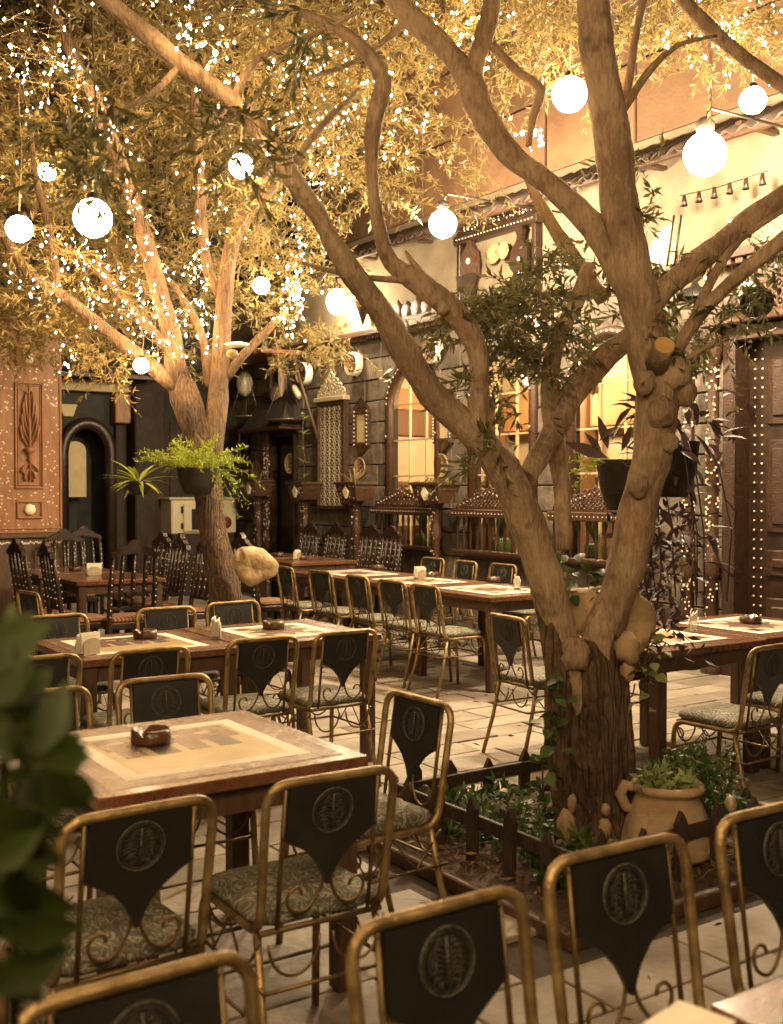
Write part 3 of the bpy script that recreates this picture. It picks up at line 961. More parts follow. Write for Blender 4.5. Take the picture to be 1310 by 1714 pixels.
thin = {
 'stick': [(700, 470, 4.5, 15), (640, 467, 4.45, 12), (580, 460, 4.4, 10), (506, 440, 4.3, 7)],
 'stub': [(735, 500, 4.5, 18), (705, 462, 4.5, 12), (678, 420, 4.5, 4)],
 'r1': [(1090, -60, 5.5, 18), (1180, 40, 5.5, 20), (1250, 100, 5.5, 20), (1350, 170, 5.5, 19)],
 'r2': [(1020, 230, 4.85, 12), (1050, 150, 4.9, 10), (1062, 70, 4.9, 9), (1085, -40, 4.9, 8)],
 'r3': [(1040, 190, 4.85, 10), (1085, 120, 4.9, 9), (1135, 75, 4.9, 8), (1200, 60, 4.9, 5)],
 'r4': [(822, 75, 5, 13), (868, 122, 5, 12), (905, 150, 5, 12), (892, 195, 5, 10), (884, 245, 5, 7)],
 'r5': [(1150, 560, 4.7, 12), (1190, 470, 4.8, 11), (1240, 400, 4.9, 9), (1330, 340, 4.9, 7)],
 's1': [(390, 165, 4.1, 12), (430, 100, 4.15, 9), (520, 60, 4.2, 7), (600, 20, 4.2, 5)],
 's2': [(480, 290, 4.25, 10), (540, 210, 4.4, 8), (600, 150, 4.5, 6)],
 's3': [(300, 110, 4.05, 10), (250, 160, 3.8, 8), (170, 200, 3.5, 5)],
 's4': [(460, 250, 4.2, 9), (420, 240, 3.9, 7), (370, 260, 3.6, 5)],
 's5': [(690, 30, 5.1, 10), (600, 100, 5.4, 8), (520, 130, 5.6, 6)],
 's6': [(900, 600, 4.9, 9), (850, 540, 4.9, 7), (800, 500, 4.9, 5)],
 's7': [(1110, 640, 4.8, 14), (1150, 600, 4.75, 10), (1200, 570, 4.7, 6)],
}
def world_limb(name, pts, m, tree, **k):
    o = limb(name, pts, m, tree, **k)
    o.data.transform(Matrix.Translation(-tree.location))
    return o
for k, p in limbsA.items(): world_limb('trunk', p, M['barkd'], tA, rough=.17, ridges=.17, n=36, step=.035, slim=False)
for k, p in big.items(): world_limb('limb', p, M['bark'] if k not in ('l1', 'l2') else M['bark'], tA, rough=.20, ridges=.06, n=22, step=.04)
for k, p in thin.items(): world_limb('branch', p, M['bark'], tA, rough=.15, n=8, step=.08)
def stub(tree, p0, p1, d, r, r2=None):
    a, b = at(*p0, d), at(*p1, d - .12)
    mb = MB().tube([a, a.lerp(b, .6), b], [r * 1.25, r, r * 1.02], 12, True, lambda q, th, t: 1 + .12 * noise.noise(q * 12))
    o = mb.build('cut_stub', M['bark'], tree); o.data.transform(Matrix.Translation(-tree.location))
    n = (b - a).normalized()
    q = n.orthogonal().normalized(); w = n.cross(q)
    pts = [b + n * .002 + (q * math.cos(t) + w * math.sin(t)) * r * .98 for t in np.linspace(0, 2 * math.pi, 13)[:-1]]
    o2 = MB().add(pts, [tuple(range(12))]).build('cut_face', M['cut'], o); o2.data.transform(Matrix.Translation(-tree.location))
stub(tA, (1100, 610), (1112, 578), 4.72, .042)
def knot(px, py, d, rpx, m=None):
    k = d / F
    c = at(px, py, d) - tA.location
    MB().ball(c, rpx * k, 14, 9, (1, .7, 1.1), lambda q: 1 + .25 * noise.noise(q * 2.2 + Vector((px, 0, 0)))).build('knot', m or M['bark'], tA)
for a in ((1128, 622, 4.74, 30), (1108, 690, 4.70, 24), (1078, 640, 4.69, 20), (962, 1096, 4.66, 26), (1068, 815, 4.71, 18), (742, 513, 4.49, 13), (870, 850, 4.64, 16), (1142, 655, 4.78, 24), (1120, 740, 4.72, 16)): knot(*a)

tB = thing('olive_tree', 'leaning olive tree with rock slab in front of the white oven', 'tree', at(385, 1125, 9.3))
limbsB = {
 'trunk': [(388, 1140, 9.3, 36), (378, 1010, 9.3, 30), (360, 910, 9.3, 26), (347, 825, 9.3, 25), (338, 765, 9.3, 25), (322, 700, 9.3, 25), (304, 650, 9.3, 23), (294, 610, 9.3, 15)],
}
bigB = {
 'a': [(300, 650, 9.3, 26), (240, 603, 9.2, 21), (170, 547, 9.1, 18), (100, 492, 9.0, 16), (50, 460, 9, 14), (10, 400, 9, 12), (-30, 330, 9, 10)],
 'b': [(296, 640, 9.3, 26), (287, 560, 9.2, 22), (264, 480, 9.1, 20), (240, 390, 9, 19), (215, 310, 8.9, 17), (185, 230, 8.8, 16), (150, 150, 8.7, 14), (110, 70, 8.6, 12), (70, -40, 8.6, 10)],
 'c': [(350, 770, 9.32, 26), (362, 690, 9.35, 24), (368, 620, 9.4, 22), (372, 540, 9.4, 20), (378, 470, 9.4, 18), (388, 410, 9.4, 17), (410, 360, 9.4, 16), (450, 320, 9.4, 13), (500, 290, 9.5, 9)],
 'd': [(370, 495, 9.4, 12), (346, 445, 9.5, 13), (336, 350, 9.5, 12), (330, 250, 9.5, 11), (325, 170, 9.5, 10), (312, 60, 9.5, 8)],
 'e': [(372, 640, 9.4, 14), (400, 602, 9.4, 12), (440, 560, 9.5, 11), (478, 520, 9.5, 8)],
 'f': [(285, 590, 9.3, 14), (222, 517, 9.4, 12), (160, 450, 9.4, 11), (95, 405, 9.4, 8)],
 'g': [(350, 650, 9.4, 11), (340, 570, 9.5, 11), (318, 520, 9.5, 10), (285, 470, 9.5, 7)],
 'h': [(95, 485, 9.0, 10), (85, 400, 9.2, 9), (60, 300, 9.2, 7), (50, 200, 9.2, 5)],
 'i': [(185, 230, 8.8, 10), (140, 120, 9.4, 8), (60, 60, 9.6, 6)],
 'j': [(410, 360, 9.4, 10), (470, 250, 10, 8), (540, 180, 10.4, 6)],
 'k': [(330, 250, 9.5, 8), (400, 150, 10, 7), (480, 60, 10.3, 5)],
}
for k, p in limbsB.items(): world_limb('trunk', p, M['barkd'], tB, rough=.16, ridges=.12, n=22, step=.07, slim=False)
for k, p in bigB.items(): world_limb('limb', p, M['barkb'], tB, rough=.14, ridges=.02, n=12, step=.1)

rng = np.random.default_rng(21)
def blobs(lst, thr=-.12, freq=1.4):
    P = []
    for (px, py, d, rx, ry, rd, n) in lst:
        k = 0
        while k < n:
            g = rng.normal(size=3); g = g / np.linalg.norm(g) * rng.uniform() ** (1 / 3)
            p = at(px + rx * g[0], py + ry * g[1], d + rd * g[2])
            if noise.noise(p * freq) < thr and rng.uniform() < .85:
                n -= .6; continue
            P.append(p); k += 1
    return np.array([tuple(p) for p in P])
def crown(tree, P, m, M_=16, tl=.26, ll=.065, lw=.0135, droop=.3, name='crown', spread=.85):
    D = rng.normal(size=(len(P), 3)); D[:, 2] = D[:, 2] * .6 - .15
    q = leaf_quads(P, D, M_, tl, ll, lw, rng, droop, spread)
    q -= np.array(tree.location)[None, None]
    return quads(name, q, m, tree, kind='stuff')
PB = blobs([(120, 120, 10.6, 260, 220, 1.9, 620), (330, 120, 11, 260, 200, 2.0, 560), (60, 360, 10.3, 170, 200, 1.3, 330),
            (300, 330, 11, 230, 190, 1.5, 430), (150, 480, 10.1, 190, 90, .9, 300), (450, 430, 10.9, 110, 110, 1.0, 150),
            (500, 250, 11, 200, 180, 1.6, 300), (60, 545, 9.3, 90, 55, .6, 80), (180, 600, 9.0, 60, 30, .3, 26),
            (520, 575, 10.5, 75, 45, .6, 60), (310, 600, 9.8, 60, 50, .5, 34), (560, 60, 11, 250, 130, 1.6, 300),
            (110, 150, 8.5, 150, 150, .5, 60), (60, 430, 8.8, 80, 80, .4, 30), (420, 330, 9.0, 70, 60, .4, 22)])
crown(tB, PB, M['leaf'], 19, .30, .078, .0165)
PF = blobs([(80, 100, 13.0, 330, 300, 1.0, 430), (420, 120, 13.2, 330, 300, 1.0, 430), (230, 400, 13.2, 330, 170, .8, 300), (20, 20, 12.6, 200, 130, .8, 220), (300, -20, 12.8, 260, 90, .8, 200)], thr=-2)
crown(tB, PF, M['leaf'], 15, .42, .12, .028, name='far_crown')
PT = blobs([(620, 90, 6.8, 240, 150, 1.2, 330), (860, 50, 6.8, 200, 120, 1.1, 240), (690, 250, 7.2, 170, 110, .8, 150), (1190, 40, 6.2, 170, 80, .7, 150), (1000, 30, 6.6, 160, 70, .7, 110),
            (480, 20, 5.2, 140, 50, .5, 40), (300, 30, 5.0, 160, 60, .5, 40)])
crown(tA, PT, M['leaf'], 18, .22, .058, .012)  # paler leaf colour makes up for these top leaves being lit from behind
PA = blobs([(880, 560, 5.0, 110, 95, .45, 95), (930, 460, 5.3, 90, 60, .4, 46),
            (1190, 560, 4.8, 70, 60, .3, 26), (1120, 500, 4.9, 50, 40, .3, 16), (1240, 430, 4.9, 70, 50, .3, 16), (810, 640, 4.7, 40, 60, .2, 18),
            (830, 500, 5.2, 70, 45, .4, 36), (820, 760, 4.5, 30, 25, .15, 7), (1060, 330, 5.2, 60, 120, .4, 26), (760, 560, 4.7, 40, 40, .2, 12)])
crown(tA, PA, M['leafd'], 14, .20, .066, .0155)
# near sprays hanging towards the viewer
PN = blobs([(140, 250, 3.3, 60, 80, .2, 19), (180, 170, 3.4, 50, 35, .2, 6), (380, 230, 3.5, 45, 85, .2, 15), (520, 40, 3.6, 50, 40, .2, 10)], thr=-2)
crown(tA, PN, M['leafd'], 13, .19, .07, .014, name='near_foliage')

# ================================================================== CHAIRS
def lean(z): return -.20 - (z - .44) * .13
def rounded_sq(hw, hd, r, n=4):
    pts = []
    for cx, cy, a0 in ((hw - r, hd - r, 0), (-hw + r, hd - r, 90), (-hw + r, -hd + r, 180), (hw - r, -hd + r, 270)):
        for k in range(n + 1):
            a = R(a0 + 90 * k / n)
            pts.append((cx + r * math.cos(a), cy + r * math.sin(a)))
    return pts
def cushion(hw, hd, h, z0, crown_=.012):
    mb = MB()
    rings = [(.93, 0), (1.0, .25), (1.015, .55), (.985, .82), (.90, 1.0), (.6, 1.0 + crown_ / h * .7), (.25, 1.0 + crown_ / h)]
    vs, n = [], 0
    for s, t in rings:
        q = rounded_sq(hw * s, hd * s, min(.06, hw * s * .5))
        n = len(q)
        vs += [(x, y, z0 + h * t) for x, y in q]
    fs = []
    for i in range(len(rings) - 1):
        for k in range(n):
            fs.append((i * n + k, i * n + (k + 1) % n, (i + 1) * n + (k + 1) % n, (i + 1) * n + k))
    fs.append(tuple((len(rings) - 1) * n + k for k in range(n)))
    return mb.add(vs, fs, True)

def make_chair():
    t = thing('metal_chair', '', 'chair')
    r = .0125
    L = [(-.195, .215, 0), (-.185, .185, .437), (-.185, -.19, .437), (-.192, lean(.84) - .002, .84)]
    P = L + [(-x, y, z) for x, y, z in L[::-1]]
    mb = MB().tube(fillet(P, .065, 6), r, 9)
    mb.build('tube_frame', M['brass'], t)
    for s in (-1, 1):
        MB().tube([(s * .18, -.165, .43), (s * .185, -.21, .22), (s * .197, -.275, 0)], [r * .95] * 3, 8).build('leg', M['brass'], t)
    for s in (-1, 1):
        MB().tube([(s * .138, lean(.84), .83), (s * .138, lean(.44) + .004, .445)], .0065, 6).build('back_rod', M['rod'], t)
    mb = MB()
    mb.tube([(-.185, -.188, .437), (.185, -.188, .437)], .009, 6).tube([(-.185, .17, .437), (.185, .17, .437)], .009, 6)
    mb.tube([(-.19, -.235, .30), (.19, -.235, .30)], .006, 6).tube([(-.19, .195, .30), (.19, .195, .30)], .006, 6)
    for s in (-1, 1): mb.tube([(s * .19, -.235, .30), (s * .19, .195, .30)], .006, 6)
    mb.build('stretcher', M['rod'], t)
    # scrolls
    mb = MB()
    for s in (-1, 1):
        q = [(.138, .688), (.105, .672), (.055, .645), (.018, .61), (.010, .58), (.018, .535), (.045, .492), (.078, .480), (.108, .497), (.116, .528), (.10, .549), (.078, .545), (.072, .528)]
        sp = spline([(s * x, lean(z), z, 0) for x, z in q], .02)
        mb.tube([p[:3] for p in sp], .0048, 5)
        for y in (-.215, .185):
            a = [(s * (.095 + .075 * math.cos(w)), y, .415 - .095 * math.sin(w)) for w in np.linspace(0, math.pi, 11)]
            mb.tube(a, .0045, 5)
        zz = [(s * .188, y, z) for y, z in ((-.2, .42), (-.1, .305), (0, .42), (.1, .305), (.17, .42))]
        mb.tube(zz, .0045, 5)
        cu = [(s * .188, .15 + .03 * math.cos(w) * (1 - w / 9), .375 + .035 * math.sin(w) * (1 - w / 9)) for w in np.linspace(1.5, 6.5, 12)]
        mb.tube(cu, .0045, 5)
    mb.build('scrollwork', M['rod'], t)
    # leather back
    half = [(.128, .828), (.131, .76), (.132, .69), (.10, .668), (.06, .640), (.030, .605), (.014, .575), (.004, .548)]
    out = [(-x, z) for x, z in half] + [(x, z) for x, z in half[::-1]]
    vs, nf = [], len(out)
    for off in (-.010, .010):
        for x, z in out:
            vs.append((x, lean(z) + off, z))
    rows = []
    mb = MB()
    m = len(half)
    fs = []
    for i in range(m - 1):           # strips across the outline, both faces
        a, b, c, d = i, i + 1, nf - 2 - i, nf - 1 - i
        fs.append((a, b, c, d)); fs.append((nf + d, nf + c, nf + b, nf + a))
    fs += [(i, nf + i, nf + (i + 1) % nf, (i + 1) % nf) for i in range(nf)]
    mb.add(vs, fs)
    for zz in (.70, .815):
        mb.box(-.143, .143, lean(zz) - .004, lean(zz) + .004, zz - .012, zz + .006)
    mb.build('back_panel', M['leather'], t)
    for side in (-1, 1):
        y = lean(.752) + side * .0115
        mb = MB().ring((0, 0, 0), .060, .0024, 'y', 24, 4)
        mb.ring((0, 0, 0), .053, .0011, 'y', 22, 3)
        mrn = random.Random(4)
        mb.tube([(0, 0, -.050), (0, 0, .044)], .0020, 4)
        for k in range(9):
            for s in (-1, 1):
                z0 = -.042 + k * .0095
                w = math.sqrt(max(.0, .05 ** 2 - (z0 + .008) ** 2)) * mrn.uniform(.75, .95)
                mb.tube([(0, 0, z0), (s * w * .4, 0, z0 + .010), (s * w * .8, 0, z0 + mrn.uniform(.004, .012)), (s * w, 0, z0 + mrn.uniform(-.006, .004))], .0011, 3)
                mb.ring((s * w * .62, 0, z0 + .002), .0040, .0009, 'y', 7, 3)
        mb.build('medallion', M['medal'], t, (0, y, .752), rot=(R(7.4), 0, 0))
    c = cushion(.190, .188, .045, .445).build('cushion', M['cushion'], t)
    MB().ring((0, 0, 0), 1, .001).v
    return t
chair0 = make_chair()
used = [False]
G_CH = 'metal bistro chairs with black backs'
def place_chair(u, v, face, label, turn=0, z=0):
    """u, v: where the back stands; face: 'u+','u-','v+','v-'"""
    ang = {'u+': 34, 'v-': 124, 'u-': 214, 'v+': -56}[face] + turn
    th = R(ang)
    f = Vector((-math.sin(th), math.cos(th), 0))
    p = uv(u, v) + f * .235
    if not used[0]:
        used[0] = True
        chair0.location = p; chair0.rotation_euler = (0, 0, th); chair0['label'] = label; chair0['group'] = G_CH
        return chair0
    return dup(chair0, p, th, label, G_CH)

CH = [
 (1.60, .62, 'u-', 'metal chair cropped at the bottom left edge, only its gold rail showing', 1),
 (1.575, 1.18, 'u-', 'metal chair in the front row, second from left, back cut by the bottom edge', 0),
 (1.63, 1.685, 'u-', 'metal chair in the front row just in front of the picket fence', -3),
 (1.63, 2.20, 'u-', 'metal chair in the front row cropped by the right edge', -2),
 (2.50, .96, 'u+', 'metal chair beside the blurred foreground leaves, tucked under the nearest table', 2),
 (2.50, 1.49, 'u+', 'metal chair in the left foreground with full damask seat showing through its back', -2),
 (3.23, 2.28, 'v-', 'metal chair side on at the right end of the nearest table, by the fence corner', 2),
 (4.12, 1.70, 'u-', 'metal chair behind the nearest table, right one with clear medallion', -3),
 (4.10, 1.20, 'u-', 'metal chair behind the nearest table, half hidden by the foreground leaves', 3),
 (4.92, 1.95, 'u+', 'metal chair on the near side of the middle table, third from its right end', 2),
 (4.96, 2.56, 'u+', 'metal chair on the near side of the middle table, second from its right end', -2),
 (4.95, 3.04, 'u+', 'metal chair at the right end of the near side of the middle table', 1),
 (4.97, 1.44, 'u+', 'metal chair at the left edge on the near side of the middle table', 0),
 (6.50, 2.00, 'u-', 'metal chair behind the middle table next to the leftmost napkin holder', 2),
 (6.52, 2.70, 'u-', 'metal chair behind the middle table in front of the carved wooden chair', -2),
 (6.60, 3.20, 'u-', 'metal chair behind the middle table in front of the leaning tree trunk', 1),
 (8.10, 2.30, 'v+', 'lone metal chair seen edge on at the far left beside the wooden chairs', 8),
 (9.28, 5.05, 'v+', 'metal chair at the near side of the long table, farthest of five', -4),
 (8.62, 5.05, 'v+', 'metal chair at the near side of the long table, second farthest of five', 3),
 (7.98, 5.04, 'v+', 'metal chair at the near side of the long table, middle of five', -2),
 (7.42, 5.02, 'v+', 'metal chair at the near side of the long table, second nearest of five', 2),
 (6.93, 5.00, 'v+', 'metal chair at the near side of the long table, nearest of five', -1),
 (9.56, 6.97, 'v-', 'metal chair on the wall side of the long table, leftmost of its row', 3),
 (8.96, 6.95, 'v-', 'metal chair on the wall side of the long table, second from left', -2),
 (8.40, 6.98, 'v-', 'metal chair on the wall side of the long table, third from left', 2),
 (7.72, 6.95, 'v-', 'metal chair on the wall side of the long table mostly hidden by the big tree', 0),
 (5.00, 4.20, 'v+', 'metal chair peeking out left of the big tree trunk', -4),
 (3.36, 4.46, 'u+', 'metal chair with its seat pushed towards the right hand table', 3),
 (3.46, 5.06, 'u+', 'metal chair at the right edge, only seat corner and back side showing', 0),
 (5.12, 4.95, 'u-', 'metal chair behind the right hand table, seat showing below the table top', 2),
]
for c in CH: place_chair(*c)

# carved dark wooden chairs
def make_wchair():
    t = thing('carved_wooden_chair', '', 'chair')
    for sx in (-1, 1):
        MB().box(sx * .19 - .022, sx * .19 + .022, .16, .205, 0, .44, .005).build('leg', M['dark'], t)
        st = MB()
        st.tube([(sx * .195, -.215, 0), (sx * .195, -.20, .45), (sx * .198, -.24, .75), (sx * .185, -.285, 1.03)], [.024, .026, .022, .02], 6)
        st.build('stile', M['dark'], t)
    MB().box(-.22, .22, -.21, .215, .39, .445, .008).build('seat_rail', M['dark'], t)
    cushion(.20, .195, .04, .445).build('striped_cushion', M['stripe'], t)
    for sx in (-1, 1): MB().box(sx * .19 - .012, sx * .19 + .012, -.20, .16, .16, .19).build('stretcher', M['dark'], t)
    MB().box(-.18, .18, -.212, -.19, .55, .585, .005).build('cross_rail', M['dark'], t)
    for k in range(3):
        x = -.105 + k * .105
        MB().tube([(x, -.205, .58), (x, -.245, .78), (x * .95, -.285, 1.03)], [.016, .021, .015], 6).build('slat', M['dark'], t)
    crest = [(-.215, 1.00), (-.205, 1.045), (-.15, 1.06), (-.12, 1.09), (-.07, 1.105), (-.045, 1.14), (0, 1.158), (.045, 1.14), (.07, 1.105), (.12, 1.09), (.15, 1.06), (.205, 1.045), (.215, 1.00), (.12, 1.02), (0, 1.045), (-.12, 1.02)]
    n = len(crest)
    mb = MB()
    half = [(0, 15, 1), (1, 15, 2), (2, 15, 3)]
    mb.prism(crest[:7] + [(0, 1.045), (-.12, 1.02)], -.31, -.265)
    mb.prism(crest[6:13] + [(.12, 1.02), (0, 1.045)], -.31, -.265)
    mb.build('crest_rail', M['dark'], t)
    pe = MB()
    for sx in (-1, 1):
        for k in range(9):
            z = .50 + k * .055
            y = -.20 - max(0, z - .45) * .14
            for dy in (-.027, .024): pe.ball((sx * .197, y + dy, z), .0075, 5, 4)
    for k in range(3):
        x = -.105 + k * .105
        for j in range(5):
            z = .66 + j * .075
            for dy in (-.024, .02): pe.ball((x, -.20 - (z - .5) * .155 + dy, z), .007, 5, 4)
    pe.build('pearl_inlay', M['pearl'], t, kind='stuff')
    return t
wch0 = make_wchair(); wused = [False]
G_W = 'carved dark wooden chairs'
def place_wchair(u, v, face, label, turn=0):
    ang = {'u+': 34, 'v-': 124, 'u-': 214, 'v+': -56}[face] + turn
    th = R(ang); f = Vector((-math.sin(th), math.cos(th), 0))
    p = uv(u, v) + f * .26
    if not wused[0]:
        wused[0] = True
        wch0.location = p; wch0.rotation_euler = (0, 0, th); wch0['label'] = label; wch0['group'] = G_W
        return
    dup(wch0, p, th, label, G_W)
WC = [
 (9.03, 3.44, 'u+', 'carved wooden chair with striped seat, its back to the viewer at the left wooden table', 0),
 (10.0, 2.75, 'v+', 'carved wooden chair by the pillar at the far left edge', 3),
 (9.45, 2.85, 'v+', 'carved wooden chair in profile left of the wooden table, nearer one', -2),
 (11.9, 3.75, 'u-', 'carved wooden chair behind the left wooden tables, next to the pillar', 0),
 (12.6, 4.20, 'u-', 'carved wooden chair farthest back below the arched doorway', 0),
 (10.6, 4.32, 'v-', 'carved wooden chair right of the left wooden tables, farthest of three', 3),
 (10.1, 4.30, 'v-', 'carved wooden chair below the oven door, middle of three', -3),
 (9.6, 4.36, 'v-', 'carved wooden chair half behind the leaning trunk, nearest of three', 2),
 (9.8, 4.86, 'v+', 'carved wooden chair hidden behind the rock slab, striped seat showing to its right', 0),
 (12.6, 7.2, 'v-', 'carved wooden chair against the wall below the left flower box, leftmost of four', 0),
 (11.95, 7.2, 'v-', 'carved wooden chair against the wall below the lattice panel, second of four', 0),
 (11.12, 7.2, 'v-', 'carved wooden chair against the wall left of the first window, third of four', 2),
 (10.62, 7.15, 'v-', 'carved wooden chair in front of the first window grille, rightmost of four', -2),
]
for c in WC: place_wchair(*c)

# ================================================================== TABLES
def make_table(name, label, u0, v0, su, sv, wood=False, turn=0, variant=0, edge=.06):
    """u0,v0: corner nearest the viewer; local x along V, y along U"""
    c = uv(u0 + su / 2, v0 + sv / 2)
    t = thing(name, label, 'table', c, RB + R(turn), 'dining tables')
    hx, hy = sv / 2, su / 2
    MB().box(-hx, hx, -hy, hy, .712, .75, .004).build('table_top', M['wood'], t)
    ap = MB()
    ap.box(-hx + .08, hx - .08, -hy + .04, -hy + .06, .63, .711).box(-hx + .08, hx - .08, hy - .06, hy - .04, .63, .711)
    ap.box(-hx + .04, -hx + .06, -hy + .08, hy - .08, .63, .711).box(hx - .06, hx - .04, -hy + .08, hy - .08, .63, .711)
    ap.build('apron', M['leg'], t)
    for sx in (-1, 1):
        for sy in (-1, 1):
            x, y = sx * (hx - .06), sy * (hy - .06)
            MB().box(x - .035, x + .035, y - .035, y + .035, 0, .711, .005).build('leg', M['leg'], t)
    z = .7505
    if wood:
        mb = MB(); frame3 = ((hx - .05, .03),)
        for d, w in frame3:
            mb.box(-d, d, -hy + .05, -hy + .08, z - .003, z + .0015).box(-d, d, hy - .08, hy - .05, z - .003, z + .0015)
            mb.box(-d, -d + .03, -hy + .08, hy - .08, z - .003, z + .0015).box(d - .03, d, -hy + .08, hy - .08, z - .003, z + .0015)
        mb.build('inlay_border', M['mosaic'], t)
        return t
    b = edge + .075 if edge < .1 else edge + .03
    mb = MB()
    for (x0, x1, y0, y1) in ((-hx + edge, hx - edge, -hy + edge, -hy + b), (-hx + edge, hx - edge, hy - b, hy - edge), (-hx + edge, -hx + b, -hy + b, hy - b), (hx - b, hx - edge, -hy + b, hy - b)):
        mb.box(x0, x1, y0, y1, z - .003, z + .001)
    mb.build('inlay_border', M['mosaic'], t)
    mb = MB()
    for (x0, x1, y0, y1) in ((-hx + b, hx - b, -hy + b, -hy + b + .05), (-hx + b, hx - b, hy - b - .05, hy - b), (-hx + b, -hx + b + .05, -hy + b + .05, hy - b - .05), (hx - b - .05, hx - b, -hy + b + .05, hy - b - .05)):
        mb.box(x0, x1, y0, y1, z - .003, z + .0014)
    mb.build('inlay_band', M['napkin'], t)
    i = b + .05
    MB().box(-hx + i, hx - i, -hy + i, hy - i, z - .003, z + .0009).build('inlay_panel', M['cream'] if variant in (1, 2) else M['pale'], t)
    if variant in (1, 2):
        w = 2 * (hx - i)
        MB().box(-hx + i + .02, hx - i - .02, hy - i - .20, hy - i - .02, z, z + .0018).build('inlay_strip', M['mosaic'], t)
        for k in range(4):
            x = -hx + i + .04 + k * (w - .08) / 4
            ww = (w - .08) / 4 - .03
            MB().box(x, x + ww, -.06, .09, z, z + .0019).build('inlay_tile', M['plum'] if k % 2 else M['mosaic'], t)
        for k in range(4):
            x = -hx + i + .08 + k * (w - .1) / 4
            mb = MB().prism([(.03 * math.cos(a), .018 * math.sin(a)) for a in np.linspace(0, 2 * math.pi, 13)[:-1]], -.0019, -.0002)
            mb.build('inlay_oval', M['cream'], t, (x, hy - i - .1, z + .0004), rot=(R(-90), 0, 0))
    else:
        pts = []
        n = 16
        for k in range(n):
            a = 2 * math.pi * k / n
            rr = .20 if k % 2 == 0 else .13
            pts.append((rr * math.cos(a), rr * math.sin(a)))
        vs = [(x, y, z + .0016) for x, y in pts] + [(0, 0, z + .0016)]
        MB().add(vs, [(k, (k + 1) % n, n) for k in range(n)]).build('inlay_star', M['ochre'] if variant == 3 else M['mosaic'], t)
        for k in range(4):
            x, y = ((-1, -1), (1, -1), (1, 1), (-1, 1))[k]
            cx, cy = x * (hx - i - .07), y * (hy - i - .07)
            MB().box(cx - .04, cx + .04, cy - .04, cy + .04, z, z + .0017).build('inlay_tile', M['plum'], t)
    return t
make_table('inlaid_table', 'nearest inlaid table with backgammon style top, left foreground', 2.93, 1.01, .88, .88, variant=1)
make_table('inlaid_table', 'middle inlaid table, right one of the joined pair', 5.35, 2.655, .88, .885, edge=.09)
make_table('inlaid_table', 'middle inlaid table, left one of the joined pair', 5.33, 1.755, .88, .885, variant=2)
make_table('inlaid_table', 'long table row under the windows, nearest table by the big tree', 6.63, 5.39, 1.055, .88, edge=.13)
make_table('inlaid_table', 'long table row under the windows, middle table', 7.69, 5.40, 1.055, .88, edge=.13)
make_table('inlaid_table', 'long table row under the windows, farthest table', 8.75, 5.39, 1.055, .88, edge=.13)
make_table('inlaid_table', 'right hand inlaid table beside the rock slab', 3.94, 4.32, .90, .88, variant=3, edge=.12)
make_table('inlaid_table', 'inlaid table at the right edge in front of the carved door', 3.97, 5.215, .90, .88, edge=.11)
make_table('inlaid_table', 'reddish table corner at the bottom right of the photo', .32, 1.44, .88, .88, edge=.12)
make_table('wooden_table', 'left wooden table with napkin holder, in front of the pillar', 9.8, 3.2, .88, .85, True)
make_table('wooden_table', 'left wooden table behind, half hidden by the nearer one', 10.8, 3.15, .85, .85, True)
make_table('wooden_table', 'plain wooden table near the wall with two ashtrays', 10.9, 6.0, .88, .88, True)
make_table('wooden_table', 'plain wooden table deeper along the wall, touching the other', 11.79, 6.0, .88, .88, True)

# napkin holders and ashtrays
nrng = random.Random(9)
def napkin(u, v, rot, label, style=0):
    t = thing('napkin_holder', label, 'napkin holder', uv(u, v, .7525), RB + R(rot), 'napkin holders on the tables')
    for s in (-1, 1):
        n = 9
        arc = [(.062 * math.cos(a), .055 + .03 * math.sin(a)) for a in np.linspace(0, math.pi, n)]
        y = s * .026
        MB().prism([(.062, .004)] + arc + [(-.062, .004)], y - .003, y + .003).build('side_plate', M['holder'], t)
    MB().box(-.062, .062, -.029, .029, 0, .004).build('base_plate', M['holder'], t)
    for k in range(6):
        y = -.018 + k * .0072
        a = nrng.uniform(-.12, .12)
        h = .105 + nrng.uniform(-.01, .012)
        ca, sa = math.cos(a), math.sin(a)
        q = [(-.068, .006), (.068, .006), (.070, h), (-.066, h)]
        q = [(x * ca - z * sa * .4, z + x * sa * .5 + (.006 if z < .02 else 0)) for x, z in q]
        q = [(x, max(z, .005)) for x, z in q]
        MB().prism(q, y - .002, y + .002).build('napkin', M['napkin'], t)
for a in [
 (5.50, 1.85, 30, 'white napkin holder at the left end of the middle table'),
 (5.72, 2.66, 62, 'crumpled napkin holder on the joint of the middle tables'),
 (8.35, 5.95, 20, 'napkin holder at the middle of the long table'),
 (7.05, 6.02, 50, 'napkin holder at the near end of the long table by the tree'),
 (11.4, 6.35, 40, 'napkin holder on the plain wooden table near the wall'),
 (10.45, 3.58, -10, 'napkin holder on the left wooden table'),
 (4.40, 5.12, 40, 'napkin holder with wire arch on the right hand table'),
]: napkin(*a)
def ash_mesh():
    prof = [(0.001, 0), (.058, 0), (.062, .01), (.060, .042), (.050, .044), (.046, .016), (.001, .014)]
    mb = MB().lathe(prof, 24)
    vs = []
    for i, (x, y, z) in enumerate(mb.v):
        if z > .04:
            a = math.atan2(y, x) % (2 * math.pi / 3)
            if a < .3: z = .026
        vs.append((x, y, z))
    mb.v = vs
    return mb.mesh('ashtray', M['ash'])
AM = ash_mesh()
